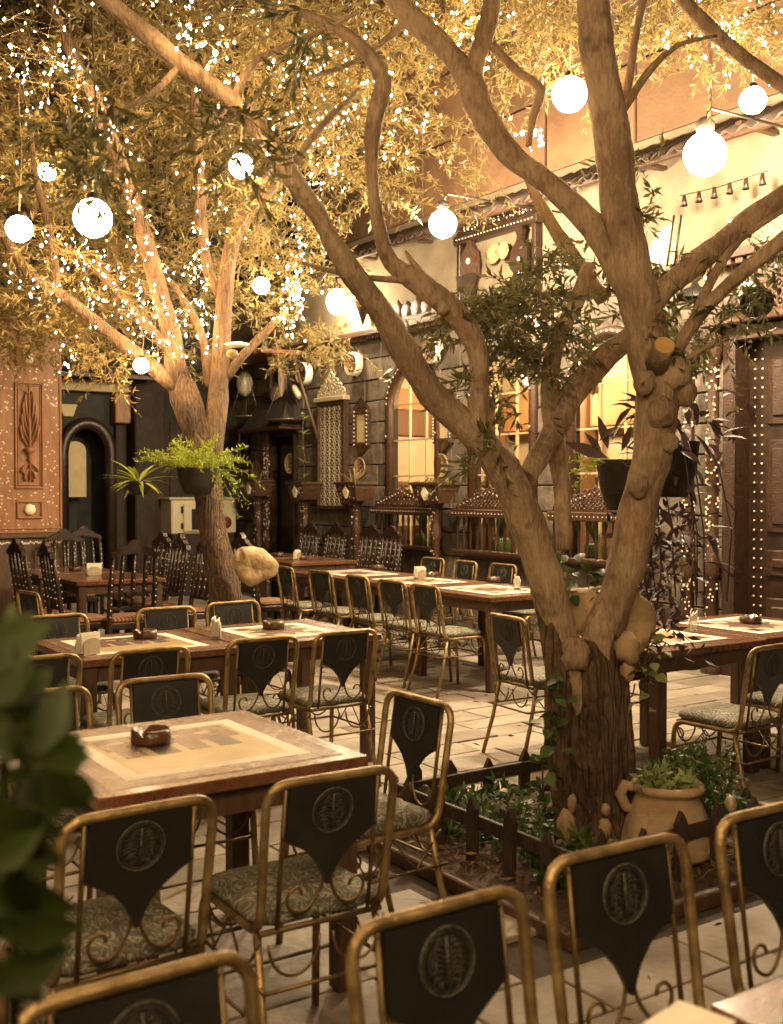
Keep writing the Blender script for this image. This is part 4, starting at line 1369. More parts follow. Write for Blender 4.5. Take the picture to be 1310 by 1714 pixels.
for (px, py, z, lab, s) in [
 (253, 1243, .7525, 'brown ashtray on the nearest table', 1.1), (243, 1068, .7525, 'brown ashtray on the left half of the middle table', 1.1),
 (458, 1052, .7525, 'brown ashtray on the right half of the middle table', 1.1), (632, 953, .7525, 'brown ashtray on the farthest part of the long table', 1.1),
 (722, 966, .7525, 'brown ashtray in the middle of the long table', 1.1), (826, 974, .7525, 'brown ashtray at the tree end of the long table', 1),
 (505, 936, .7525, 'brown ashtray nearer the viewer on the plain wooden table', 1.1), (466, 931, .7525, 'brown ashtray at the left of the plain wooden table', 1.1),
 (1256, 1043, .7525, 'brown ashtray on the right edge table', 1.1), (125, 955, .7525, 'brown ashtray on the left wooden table', 1.0)]:
    o = link('ashtray', AM); o.location = floorp(px, py, z); o.scale = (s, s, s)
    tag(o, lab, 'ashtray', 'ashtrays on the tables')

# ================================================================== FENCED BED
N_ = (3.02, 2.86)      # corner nearest the viewer (u, v)
LU, LV = 1.17, 1.12
fe = thing('picket_fence', 'low dark picket fence round the big tree', 'fence', uv(*N_), RB)
frn = random.Random(2)
def picket(x, y, along):
    h = .29 + frn.uniform(-.02, .03); w = .030
    mb = MB()
    poly = [(-w, 0), (w, 0), (w, h - .05), (0, h), (-w, h - .05)]
    mb.prism(poly, -.011, .011)
    mb.build('picket', M['fence'], fe, (x, y, 0), rot=(frn.uniform(-.03, .03), frn.uniform(-.04, .04), 0 if along == 'x' else R(90)))
for (ax, fixed, length) in (('x', 0, LV), ('x', LU, LV), ('y', 0, LU), ('y', LV, LU)):
    n = 5
    for k in range(n):
        s = (k + .5) * length / n
        off = -.022 if fixed == 0 else .022
        if ax == 'x': picket(s, fixed + off, 'x')
        else: picket(fixed + off, s, 'y')
    for zz in (.20,):
        mb = MB()
        mb.box(-.03, length + .03, -.010, .010, -.03, .03, .003)
        mb.build('rail', M['fence'], fe, (0, fixed, zz) if ax == 'x' else (fixed, 0, zz + .004), rot=(0, 0, 0 if ax == 'x' else R(90)))
kb = MB()
for (x0, x1, y0, y1) in ((-.20, LV + .20, -.20, -.16), (-.20, LV + .20, LU + .16, LU + .20), (-.20, -.16, -.159, LU + .159), (LV + .16, LV + .20, -.159, LU + .159)):
    kb.box(x0, x1, y0, y1, -.03, .035, .006)
o = kb.build('bed_kerb', M['leg'], None, uv(*N_), RB); tag(o, 'thin wooden edging round the planted bed', 'edging')
# soil mound
vs, fs = [], []
n = 26
for i in range(n + 1):
    for j in range(n + 1):
        x, y = -.159 + (LV + .318) * i / n, -.159 + (LU + .318) * j / n
        e = min(i, j, n - i, n - j) / n
        zz = .005 + .06 * min(1, e * 5) + .02 * noise.noise(Vector((x * 7, y * 7, 1)))
        vs.append((x, y, zz))
for i in range(n):
    for j in range(n):
        a = i * (n + 1) + j
        fs.append((a, a + n + 1, a + n + 2, a + 1))
soil = MB().add(vs, fs, True).build('planting_bed', M['soil'], None, uv(*N_), RB)
soil['kind'] = 'structure'
lrng = np.random.default_rng(4)
def scatter_bed(n, zlo, zhi, x0=0, x1=LV, y0=0, y1=LU):
    x, y = lrng.uniform(x0, x1, n), lrng.uniform(y0, y1, n)
    P = np.array([tuple(uv(N_[0] + b, N_[1] + a, lrng.uniform(zlo, zhi))) for a, b in zip(x, y)])
    return P
P = scatter_bed(560, .05, .085, -.12, LV + .12, -.12, LU + .12)
D = lrng.normal(size=P.shape); D[:, 2] *= .12
q = leaf_quads(P, D, 2, .05, .06, .018, lrng, .0, .5)
o = quads('leaf_litter', q, M['litter'], kind='stuff'); tag(o, 'dry fallen leaves on the soil of the bed', 'leaf litter')
P = np.concatenate([scatter_bed(60, .06, .1, 0, .35, .1, LU), scatter_bed(40, .06, .1, 0, .6, .75, LU), scatter_bed(16, .06, .1, .0, .4, 0, .3)])
D = lrng.normal(size=P.shape) * .6; D[:, 2] = 1
q = leaf_quads(P, D, 9, .13, .065, .024, lrng, .3, 1.0)
o = quads('ground_cover', q, M['green'], kind='stuff'); tag(o, 'low green ground cover plants inside the fence', 'ground cover')
P = scatter_bed(16, .06, .1, .18, .5, .62, .95)
D = lrng.normal(size=P.shape) * .7; D[:, 2] = .8
q = leaf_quads(P, D, 7, .09, .06, .03, lrng, .2, 1.0)
o = quads('purple_plant', q, M['purple']); tag(o, 'dark purple leafed plant left of the trunk base', 'plant')

# clay jar
jp = at(1116, 1412, 4.66); jp.z = .055
jar = thing('clay_jar', 'wide clay jar planter with rolled rim beside the trunk', 'jar', jp)
s = 4.45 / F
prof = [(.10, 0), (.176, .0), (.185, .02), (.184, .05), (.174, .10), (.158, .155), (.138, .205), (.122, .24), (.124, .258), (.138, .266), (.145, .280), (.138, .296), (.124, .300), (.112, .288), (.105, .26), (.10, .24)]
MB().lathe([(r * 1.08, h) for r, h in prof], 32, rfun=lambda th, i: 1 + .02 * math.sin(th * 2 + i) + .012 * math.sin(th * 5 + i * .7)).build('body', M['terra'], jar)
hd = MB()
for sx in (-1,):
    hd.tube([(sx * .125, 0, .27), (sx * .18, 0, .285), (sx * .198, 0, .245), (sx * .175, 0, .19), (sx * .14, 0, .18)], [.02, .026, .026, .024, .02], 8)
hd.build('handle', M['terra'], jar)
MB().lathe([(.001, .25), (.105, .25)], 16).build('soil', M['soil'], jar)
P = np.array([(jp.x + a, jp.y + b, jp.z + .26) for a, b in lrng.uniform(-.085, .085, (46, 2))])
D = lrng.normal(size=P.shape) * .55; D[:, 2] = 1
q = leaf_quads(P, D, 9, .10, .055, .022, lrng, .25, .9)
o = quads('potted_plant', q, M['lettuce']); tag(o, 'pale green leafy plant growing in the clay jar', 'plant')
bp_ = at(1175, 1370, 4.75); bp_.z = .05
bsh = thing('dark_shrub', 'dense dark green shrub behind the clay jar', 'shrub', bp_)
MB().tube([(0, 0, 0), (.01, 0, .15), (-.04, .02, .3)], [.012, .01, .006], 6).build('stem', M['barkd'], bsh)
P = []
while len(P) < 170:
    g = lrng.uniform(-1, 1, 3)
    if np.linalg.norm(g) < 1: P.append((g[0] * .17 - .04, g[1] * .13, .22 + g[2] * .2))
P = np.array(P); D = P - np.array([0, 0, .15]); D += lrng.normal(size=P.shape) * .1
quads('foliage', leaf_quads(P, D, 12, .09, .034, .016, lrng, .2, .9), M['green'], bsh, kind='stuff')

# stones
def stone(name, label, c, r, sc, m, cat='stone', seed=0, facet=0, group=None, parent=None):
    def j(d):
        k = 1 + .28 * noise.noise(d * 1.5 + Vector((seed * 3.7, 0, 0))) + .12 * noise.noise(d * 3.5 + Vector((0, seed * 1.3, 0)))
        return k
    o = MB().ball((0, 0, 0), r, 16, 10, sc, j).build(name, m, parent, c)
    if label: tag(o, label, cat, group)
    return o
def slab_rock(label, pts, d, th, m, tilt=0):
    """irregular rock slab: rough outline at its own distance, with rounded uneven faces and real thickness"""
    c = at(sum(p[0] for p in pts) / len(pts), sum(p[1] for p in pts) / len(pts), d)
    P = [at(x, y, d) - c for x, y in pts]
    out = []
    m_ = len(P)
    for i in range(m_):
        a, b, c_, e_ = P[i - 1], P[i], P[(i + 1) % m_], P[(i + 2) % m_]
        for k in range(7):
            t = k / 7
            sm = .5 * (2 * b + (c_ - a) * t + (2 * a - 5 * b + 4 * c_ - e_) * t * t + (3 * b - a - 3 * c_ + e_) * t ** 3)
            out.append(sm * .5 + b.lerp(c_, t) * .5)
    n = len(out)
    rings = [(.0, -.55), (.12, -.56), (.25, -.57), (.38, -.56), (.5, -.55), (.62, -.53), (.74, -.48), (.84, -.40), (.92, -.28), (.97, -.12), (1.0, .1), (.93, .35), (.6, .5), (0, .52)]
    vs = []
    for s_, y in rings:
        for p in out:
            q = Vector((p.x * max(s_, .01), 0, p.z * max(s_, .01)))
            w = abs(noise.noise(q * 5 + Vector((d, 0, 0)))) * -.55 + noise.noise(q * 30) * .05 + noise.noise(q * 60) * .03
            e = 1 + .06 * noise.noise(q * 14 + Vector((0, 3, 0)))
            vs.append((q.x * e, y * th + w * th * (.8 if y < 0 else .2), q.z * e))
    fs = []
    for i in range(len(rings) - 1):
        for k in range(n):
            fs.append((i * n + k, i * n + (k + 1) % n, (i + 1) * n + (k + 1) % n, (i + 1) * n + k))
    o = MB().add(vs, fs, True).build('rock_slab', m, None, c)
    tag(o, label, 'rock')
    return o
slab_rock('pale yellow rock slab wedged against the leaning trunk', [(392, 925), (405, 915), (440, 918), (466, 945), (460, 965), (440, 972), (420, 982), (404, 972), (390, 950)], 9.0, .16, M['rock'])
slab_rock('large pale rock slab behind the fork of the big tree', [(938, 990), (990, 982), (1045, 978), (1078, 998), (1100, 1028), (1093, 1066), (1066, 1098), (1020, 1092), (970, 1064), (944, 1040)], 4.93, .12, M['rock'])
def px_stone(lab, px, py, d, rx, ry, m=M['pebble'], seed=0, name='stone', dy=None):
    c = at(px, py, d); k = d / F
    return stone(name, lab, c, 1, (rx * k, (dy or (rx + ry) / 2) * k, ry * k), m, 'stone', seed)
px_stone('rounded stone lodged right of the big trunk, upper one', 1050, 1085, 4.68, 20, 26, seed=1)
px_stone('rounded stone lodged right of the big trunk, lower one', 1050, 1122, 4.7, 11, 18, seed=2)
b1 = thing('stacked_stone_bird', 'bird shaped pebble figure left of the trunk base', 'figurine', at(948, 1418, 4.64))
for (px, py, rx, ry, nm) in ((947, 1382, 15, 26, 'body'), (957, 1345, 8, 15, 'head'), (940, 1412, 10, 7, 'foot'), (955, 1410, 8, 9, 'foot')):
    c = at(px, py, 4.64); k = 4.64 / F
    stone(nm, None, c - b1.location, 1, (rx * k, rx * k, ry * k), M['pebble'], seed=px, parent=b1)
b2 = thing('stacked_stone_figure', 'stack of round pebbles in front of the trunk base', 'figurine', at(1012, 1418, 4.60))
for (px, py, rx, ry, nm) in ((1012, 1386, 11, 17, 'body'), (1013, 1355, 8, 11, 'head'), (1008, 1409, 20, 8, 'base')):
    c = at(px, py, 4.60); k = 4.60 / F
    stone(nm, None, c - b2.location, 1, (rx * k, rx * k, ry * k), M['pebble'], seed=px, parent=b2)
px_stone('pale flat stone lying left of the pebble bird', 905, 1412, 4.6, 16, 9, seed=7)
px_stone('grey white horn shaped stone on the leaning tree', 397, 577, 9.2, 19, 5, M['white'], seed=3)
px_stone('small rounded stone under the horn shaped stone on the leaning tree', 388, 592, 9.2, 10, 8, M['rock'], seed=4)
tk = px_stone('small grey tin cup on the right rail of the fence', 1222, 1345, 4.5, 9, 14, M['holder'], seed=4)

# vines
def vine(label, pts, nleaf, ll, lw, m, seed=1, spread=.03):
    sp = [Vector(p) for p in pts]
    t = thing('ivy_vine', label, 'vine', sp[0])
    path = spline([(p.x, p.y, p.z, 0) for p in sp], .03)
    MB().tube([Vector(p[:3]) - sp[0] for p in path], .004, 5).build('stem', M['barkd'], t)
    g = np.random.default_rng(seed)
    idx = g.integers(0, len(path), nleaf)
    for k, i in enumerate(idx):
        b = Vector(path[i][:3]) - sp[0] + Vector(g.normal(size=3) * spread)
        mb = leaf_shape(ll * g.uniform(.7, 1.2), lw)
        o = mb.build('leaf', m, t, b)
        o.rotation_euler = (g.uniform(-.9, .5), g.uniform(-.8, .8), g.uniform(0, 6.28))
    return t
def leaf_shape(L, w, curl=.12, n=5):
    """broad leaf lying along +y from its stalk, folded along the midrib"""
    prof = [0, .62, 1.0, .86, .5, 0]
    vs, fs = [], []
    for i in range(n + 1):
        t = i / n
        hw = w * L * .5 * prof[i] if n == 5 else w * L * .5 * math.sin(math.pi * t) ** .8
        z = -curl * L * t * t
        vs += [(-hw, L * t, z + hw * .35), (0, L * t, z), (hw, L * t, z + hw * .35)]
    for i in range(n):
        a = i * 3
        fs += [(a, a + 1, a + 4, a + 3), (a + 1, a + 2, a + 5, a + 4)]
    return MB().add(vs, fs, True)
vine('green ivy climbing the left side of the big trunk', [at(915, 1390, 4.5), at(908, 1310, 4.5), at(912, 1240, 4.5), at(925, 1190, 4.5), at(935, 1140, 4.55)], 46, .075, .7, M['green'], 3)
vine('ivy trailing down in front of the right hand table leg', [at(1090, 1060, 4.75), at(1080, 1110, 4.7), at(1085, 1160, 4.7), at(1078, 1190, 4.7)], 16, .06, .65, M['lettuce'], 5, .03)
vine('ivy sprig reaching over the edge of the right hand table', [at(1085, 1115, 4.7), at(1100, 1095, 4.7), at(1115, 1075, 4.7)], 8, .06, .7, M['green'], 8, .02)

# folded paper napkin on the bottom right table
fp = floorp(1150, 1722, .755)
nk = thing('folded_napkins', 'white folded napkins at the bottom right table corner', 'napkins', fp, RB + R(8))
for k in range(2):
    MB().box(-.055, .055, -.05, .05, k * .006, k * .006 + .005, .001).build('napkin', M['napkin'], nk, (k * .003, -k * .002, 0), rz=.05 * k)

# fallen leaves on the paving
P = np.array([tuple(uv(a, b, .006)) for a, b in zip(lrng.uniform(1.2, 9, 260), lrng.uniform(-.5, 6.5, 260))])
D = lrng.normal(size=P.shape); D[:, 2] = .02
o = quads('fallen_leaves', leaf_quads(P, D, 1, .02, .055, .014, lrng, 0, .15)[:260], M['litter'], kind='stuff')
tag(o, 'scattered dry olive leaves on the paving', 'fallen leaves')

# ================================================================== THINGS ON THE WINDOW WALL
def wthing(name, label, cat, px, py, dv=-.02, group=None):
    p = wallp(px, py, dv)
    return thing(name, label, cat, p, RW, group)
def wsize(px, py, wpx, hpx, dv=-.02):
    a, b = wallinv @ wallp(px - wpx / 2, py, dv), wallinv @ wallp(px + wpx / 2, py, dv)
    c, d = wallp(px, py - hpx / 2, dv), wallp(px, py + hpx / 2, dv)
    return abs(b.x - a.x), abs(c.z - d.z)

def crest(w, h, depth, m, parent, loc, name='crest', bosses=True):
    """pierced carved crest: a low rail, rows of open scrolls stepping up to a finial"""
    mb = MB().box(-w / 2, w / 2, -depth, 0, 0, h * .10)
    rows = 4
    for r in range(rows):
        half = w / 2 * (1 - (r / rows) ** 1.15) - h * .02
        rr = h * .115
        n = max(1, int(2 * half / (rr * 1.9)))
        z = h * (.19 + r * .185)
        for k in range(n):
            x = 0 if n == 1 else -half + rr + (2 * half - 2 * rr) * k / (n - 1)
            mb.ring((x, -depth * .5, z), rr * .8, rr * .34, 'y', 9, 5)
            if (k + r) % 2 == 0: mb.ball((x, -depth * .6, z), rr * .35, 6, 4)
    mb.ball((0, -depth * .5, h * .90), h * .085, 8, 6, (1, .5, 1.2))
    mb.lathe([(h * .05, 0), (h * .02, h * .06), (.001, h * .13)], 7, c=(0, -depth * .5, h * .95))
    for s in (-1, 1):
        pts = [(s * w / 2 * (1 - t ** 1.15) , -depth * .5, h * (.10 + .78 * t) + h * .035 * math.sin(t * 22)) for t in np.linspace(0, .97, 22)]
        mb.tube(pts, h * .035, 5)
    return mb.build(name, m, parent, loc)

# drums
for i, (px, py, hpx, lab) in enumerate([(515, 626, 38, 'white rimmed drum on the wall left of the lattice crest'), (598, 610, 40, 'white rimmed drum on the wall above the small mirror'),
                                        (730, 588, 44, 'white rimmed drum on the wall left of the second window'), (893, 556, 52, 'pale patterned drum half hidden by leaves above the second window'), (1104, 528, 40, 'white rimmed drum right of the big trunk')]):
    _, h = wsize(px, py, 10, hpx)
    r = h / 2
    t = wthing('wall_drum', lab, 'drum', px, py, -.04, 'round drums hung on the wall')
    MB().lathe([(r * .9, 0), (r, .01), (r, .105), (r * .93, .115)], 26, 'y').build('rim', M['white'], t)
    MB().lathe([(r * .94, .112), (r * .80, .098), (r * .78, .090), (.001, .090)], 26, 'y').build('skin', M['face'], t)
    mb = MB()
    for k in range(6):
        a = k * math.pi / 3
        mb.tube([(0, -.096, 0), (r * .7 * math.cos(a), -.096, r * .7 * math.sin(a))], r * .07, 5)
    mb.ring((0, -.096, 0), r * .42, r * .05, 'y', 18, 4)
    mb.build('pattern', M['carved'], t)
# plates
for (px, py, hpx, lab) in [(431, 787, 30, 'round painted plate left of the dark door'), (605, 783, 34, 'round painted plate under the small mirror'), (741, 779, 40, 'round painted plate between the first two windows'), (488, 776, 34, 'round plate half hidden by the potted sprig')]:
    _, h = wsize(px, py, 10, hpx); r = h / 2
    t = wthing('wall_plate', lab, 'plate', px, py, -.015, 'round plates on the wall')
    MB().lathe([(.001, .012), (r * .6, .012), (r * .68, .02), (r * .95, .034), (r, .03), (r * .96, .02), (r * .6, .0)], 24, 'y').build('dish', M['plate'], t)
    MB().ring((0, -.034, 0), r * .96, r * .05, 'y', 24, 5).build('rim', M['cream'], t)
    mb = MB().ball((0, -.014, 0), r * .16, 8, 5, (1, .4, 1))
    for k in range(8):
        a = k * math.pi / 4
        mb.ball((r * .42 * math.cos(a), -.014, r * .42 * math.sin(a)), r * .11, 6, 4, (1, .4, 1))
    mb.build('painted_rosette', M['carved'], t)

# lattice panel
w, h = wsize(557, 750, 62, 205)
lp = wthing('lattice_panel', 'tall carved lattice panel with pierced crest left of the mirror', 'panel', 557, 852, -.05)
z1 = wallp(557, 672, -.05).z - lp.location.z
w = .72
MB().box(-w / 2 + .04, w / 2 - .04, .0, .03, .03, z1 - .03).build('backing', M['mortar'], lp)
fr = MB(); frame(fr, -w / 2, w / 2, 0, z1, .045, -.05, .035); fr.build('frame', M['carved'], lp)
la = MB()
nc, nr = 5, 13
cw, chh = (w - .09) / nc, (z1 - .09) / nr
for i in range(nc):
    for j in range(nr):
        c = (-w / 2 + .045 + cw * (i + .5), -.012, .045 + chh * (j + .5))
        la.ring(c, 1, .0075, 'y', 10, 4, (cw * .46, chh * .5))
        la.tube([(c[0] - cw / 2, -.012, c[2] - chh / 2), (c[0] + cw / 2, -.012, c[2] + chh / 2)], .005, 4)
        la.tube([(c[0] - cw / 2, -.012, c[2] + chh / 2), (c[0] + cw / 2, -.012, c[2] - chh / 2)], .005, 4)
la.build('lattice', M['holder'], lp)
MB().box(-w / 2 - .03, w / 2 + .03, -.08, .035, z1, z1 + .06, .008).build('head_rail', M['holder'], lp)
crest(w, .36, .03, M['holder'], lp, (0, -.01, z1 + .06))
# mirrors
for (px, py0, py1, wm, lab) in [(606, 748, 685, .34, 'small framed mirror right of the lattice panel'), (742, 742, 690, .36, 'framed mirror half hidden by the tree limb')]:
    t = wthing('wall_mirror', lab, 'mirror', px, py0, -.03, 'framed wall mirrors')
    hh = wallp(px, py1, -.03).z - t.location.z
    fr = MB(); frame(fr, -wm / 2, wm / 2, 0, hh, .06, -.03, .02); fr.build('frame', M['carved'], t)
    MB().box(-wm / 2 + .06, wm / 2 - .06, -.008, .0, .06, hh - .06).build('glass', M['panelc'], t)
    crest(wm, .17, .03, M['carved'], t, (0, .0, hh))
    MB().prism([(-wm * .4, -.002), (wm * .4, -.002), (wm * .2, -.07), (0, -.10), (-wm * .2, -.07)][::-1], -.03, .01).build('apron', M['carved'], t)
    mb = MB()
    for k in range(9):
        for s in (-1, 1): mb.ball((s * (wm / 2 - .02), -.032, .03 + k * (hh - .06) / 8), .012, 5, 4)
    mb.build('pearl_studs', M['pearl'], t, kind='stuff')

# window grilles
for i, (a, b) in enumerate(wins):
    t = thing('window_grille', ['carved balustrade with crest below the first window', 'carved balustrade with crest below the second window, left of the big trunk', 'carved balustrade with crest below the third window, between the tree forks'][i], 'balustrade', uv(-(a + b) / 2, WV - .17, SILL + .012), RW, 'window balustrades')
    w = b - a + .24
    MB().box(-w / 2, w / 2, -.05, .05, .0, .04, .006).build('bottom_rail', M['carved'], t)
    MB().box(-w / 2, w / 2, -.06, .06, .40, .49, .008).build('top_rail', M['carved'], t)
    for k in range(11):
        x = -w / 2 + .05 + k * (w - .1) / 10
        MB().lathe([(.012, .04), (.020, .07), (.012, .12), (.016, .2), (.012, .28), (.020, .34), (.012, .40)], 7, c=(x, 0, 0)).build('baluster', M['dark'], t)
    crest(w * .94, .26, .03, M['carved'], t, (0, .01, .49))
    mb = MB()
    for k in range(22): mb.ball((-w / 2 + .03 + k * (w - .06) / 21, -.06, .445), .008, 5, 4)
    for k in range(9):
        for s in (-1, 1): mb.ball((s * w * .05 * k, -.025, .52 + .16 * (1 - k / 9)), .008, 5, 4)
    mb.build('pearl_studs', M['pearl'], t, kind='stuff')
# flower boxes on posts
def planter(px, py, lab, w, plant, plab, seed, proj=.34):
    p = wallp(px, py, -proj)
    t = thing('flower_box', lab, 'flower box', (p.x, p.y, 0), RW, 'inlaid flower boxes on posts')
    zb = p.z
    hw = w / 2
    mb = MB()
    vs = [(-hw * .78, -.10, zb), (hw * .78, -.10, zb), (hw * .78, .14, zb), (-hw * .78, .14, zb), (-hw, -.15, zb + .22), (hw, -.15, zb + .22), (hw, .17, zb + .22), (-hw, .17, zb + .22)]
    mb.add(vs, [(0, 3, 2, 1), (0, 1, 5, 4), (1, 2, 6, 5), (2, 3, 7, 6), (3, 0, 4, 7)])
    mb.box(-hw - .015, hw + .015, -.165, -.135, zb + .2, zb + .235, .004).box(-hw - .015, -hw + .015, -.134, .17, zb + .2, zb + .235, .004).box(hw - .015, hw + .015, -.134, .17, zb + .2, zb + .235, .004)
    mb.build('trough', M['carved'], t)
    MB().box(-hw * .95, hw * .95, -.134, .16, zb + .15, zb + .19).build('soil', M['soil'], t)
    post = MB().lathe([(.10, 0), (.10, .06), (.07, .08), (.06, .3), (.075, .34), (.055, .38), (.05, zb * .7), (.075, zb * .74), (.055, zb * .8), (.06, zb - .06), (.10, zb - .004)], 12, c=(0, .02, 0))
    post.build('post', M['carved'], t)
    mb = MB()
    rr = random.Random(seed)
    for k in range(50):
        a, z = rr.uniform(-math.pi, 0), rr.uniform(.1, zb - .05)
        mb.ball((.062 * math.cos(a), .02 + .062 * math.sin(a), z), .0075, 5, 4)
    for k in range(26):
        zz = rr.uniform(.03, .2); x = rr.uniform(-.8, .8) * hw
        mb.ball((x, -.10 - .05 * zz / .22, zb + zz), .007, 5, 4)
    dx = .06
    mb.prism([(0, zb + .03), (dx, zb + .11), (0, zb + .19), (-dx, zb + .11)], -.150, -.115)
    mb.build('pearl_inlay', M['pearl'], t, kind='stuff')
    g = np.random.default_rng(seed)
    base = Vector((p.x, p.y, zb + .17))
    pl = thing('box_plant', plab, 'plant', base, RW, 'plants in the flower boxes')
    if plant == 'tall':
        MB().tube([(0, 0, 0), (.02, 0, .4), (-.03, 0, .75), (.0, 0, .95)], .008, 5).build('stem', M['barkd'], pl)
        for k in range(30):
            z = (k // 6) * .2 + .12 + g.uniform(-.03, .03)
            o = leaf_shape(.13, .3).build('leaf', M['lettuce'], pl, (0, 0, z)); o.rotation_euler = (g.uniform(.1, .7), 0, k * 1.05 + g.uniform(-.3, .3))
    elif plant == 'grass':
        for k in range(12):
            o = leaf_shape(.3, .06, .3).build('leaf', M['leaf'], pl, (g.uniform(-.1, .1), 0, 0)); o.rotation_euler = (g.uniform(.7, 1.4), 0, g.uniform(0, 6.28))
    else:
        for k in range(26):
            o = leaf_shape(.10, .45).build('leaf', M['leaf'], pl, (g.uniform(-hw, hw) * .8, g.uniform(-.1, .1), g.uniform(0, .06))); o.rotation_euler = (g.uniform(.2, 1.3), 0, g.uniform(0, 6.28))
planter(430, 830, 'flower box with diamond inlay left of the dark door', .42, 'grass', 'dry upright blades in the box left of the dark door', 4)
planter(508, 836, 'flower box below the tall sprig, beside the dark door', .44, 'tall', 'tall leafy sprig growing in front of the dark door', 5)
planter(594, 838, 'flower box in front of the lattice panel base', .48, 'grass', 'thin blades in the box by the lattice panel', 7)
planter(727, 842, 'flower box between the first two windows', .52, 'bush', 'low succulent in the box between the first two windows', 9)

# columns beside the doors
def column(px, d_v, lab, h, r, seed):
    p = wallp(px, 900, d_v); p.z = 0
    t = thing('inlaid_column', lab, 'column', p, RW, 'slender inlaid columns')
    prof = [(r * 1.7, 0), (r * 1.7, .10), (r * 1.2, .13), (r, .2), (r, h * .28), (r * 1.5, h * .29), (r * 1.15, h * .305), (r * 1.5, h * .32), (r * .95, h * .34), (r * .9, h * .62), (r * 1.4, h * .635), (r * .9, h * .65), (r * .9, h * .9), (r * 1.5, h * .94), (r * 1.8, h)]
    MB().lathe(prof, 14).build('shaft', M['carved'], t)
    mb = MB(); g = random.Random(seed)
    for k in range(150):
        z = g.uniform(.2, h * .92); a = g.uniform(-math.pi, .3)
        if abs(z - h * .305) < .05: continue
        mb.ball((r * .98 * math.cos(a), r * .98 * math.sin(a), z), .011, 5, 4)
    mb.build('pearl_inlay', M['pearl'], t, kind='stuff')
column(1152, -.10, 'slender pearl studded column right of the hanging dark pot', 2.9, .055, 1)
column(1192, -.10, 'slender pearl studded column directly left of the carved right door', 2.95, .055, 2)
column(447, -.12, 'slender pearl studded column at the left of the dark door', 2.42, .05, 3)
# overdoor crest on the right
p = wallp(1265, 553, -.1)
od = thing('overdoor_shelf', 'carved overdoor with pierced crest above the right door', 'overdoor', uv(5.55, WV - .1, 2.96), RW)
MB().box(-.85, .85, -.12, .11, 0, .07, .01).build('cornice', M['carved'], od)
crest(1.5, .42, .04, M['carved'], od, (0, .06, .07))
# door hood on the left
dh = thing('door_hood', 'dark door hood with sloped sides over the left door', 'hood', uv(14.23, WV - .02, 2.46), RW)
MB().add([(-.62, -.35, 0), (.62, -.35, 0), (.62, 0, 0), (-.62, 0, 0), (-.36, -.08, .55), (.36, -.08, .55), (.36, 0, .55), (-.36, 0, .55)], [(0, 3, 2, 1), (0, 1, 5, 4), (1, 2, 6, 5), (2, 3, 7, 6), (3, 0, 4, 7), (4, 5, 6, 7)]).build('slope', M['brownwall'], dh)
MB().box(-.66, .66, -.40, .0, -.05, -.002, .01).build('edge', M['carved'], dh)

# helmet with mail
p = wallp(466, 607, -.12)
he = thing('mail_helmet', 'steel helmet with hanging mail curtain over the dark door', 'helmet', p, RW)
MB().lathe([(.001, .12), (.08, .105), (.14, .06), (.16, .0), (.165, -.03), (.15, -.03)], 18).build('bowl', M['enamel'], he)
vs, fs = [], []
n = 20
for i in range(n + 1):
    a = -math.pi * .5 + (i / n) * 2 * math.pi
    front = max(0, math.cos(a + math.pi * .5) ** 1)
    for j in range(7):
        z = -.02 - j * .085
        op = 1.0
        vs.append((.155 * math.cos(a) * (1 + .02 * j), .13 * math.sin(a), z - (.1 if j == 6 else 0) * math.sin(a * 4) * .3))
for i in range(n):
    for j in range(6):
        a = -math.pi * .5 + ((i + .5) / n) * 2 * math.pi
        if math.cos(a + math.pi * .5) > .55 and j < 4: continue
        o = i * 7 + j
        fs.append((o, o + 7, o + 8, o + 1))
MB().add(vs, fs, True).build('mail_curtain', M['mail'], he)
MB().ball((0, .02, -.16), .10, 10, 8, (1, .8, 1.6)).build('dark_lining', M['iron'], he)
# gourd and balance pans
def hang_balance(lab, px, py, w, up):
    p = wallp(px, py, -.25)
    t = thing('hanging_pan', lab, 'scale pan', p, RW, 'hanging balance pans')
    MB().lathe([(.02, -.03), (w * .6, -.01), (w, .02), (w * 1.02, .03), (w * .95, .028), (.02, -.015)], 18).build('pan', M['steel'], t)
    mb = MB()
    for k in range(3):
        a = k * 2.09 + .4
        mb.tube([(w * math.cos(a), w * math.sin(a), .025), (0, 0, up)], .005, 4)
    mb.build('chain', M['steel'], t)
    return t
hang_balance('dark hanging balance pan left of the helmet', 412, 700, .24, .78)
hang_balance('dark hanging balance pan just above the dark door', 478, 706, .30, .75)
p = wallp(409, 642, -.2)
tag(MB().ball((0, 0, 0), .14, 14, 10, (.85, .85, 1.3), lambda d: 1 + .05 * math.cos(4 * math.atan2(d.y, d.x))).build('ribbed_gourd', M['enamel'], None, p), 'ribbed pale gourd hanging above the left balance pan', 'gourd')
p = wallp(496, 655, -.2)
o = MB().tube([(0, 0, -.13), (0, 0, -.08), (0, 0, .06), (0, 0, .13)], [.03, .055, .05, .02], 10).build('powder_horn', M['enamel'], None, p); o.rotation_euler = (0, R(-45), RW)
tag(o, 'pale speckled horn hanging right of the helmet', 'horn')
a, b = wallp(488, 590, -.25), wallp(532, 735, -.1)
o = MB().tube([a - a, (b - a) * .55, (b - a)], [.028, .022, .026], 8).build('wooden_staff', M['leg'], None, a); tag(o, 'long pale staff leaning diagonally right of the helmet', 'staff')
a, b = wallp(405, 590, -.5), wallp(490, 610, -.5)
o = MB().box(-.9, .7, -.5, .2, -.03, .03, .01).build('red_canopy', M['redtin'], None, wallp(450, 598, -.25), RW); tag(o, 'thin red edged canopy board above the helmet', 'canopy')
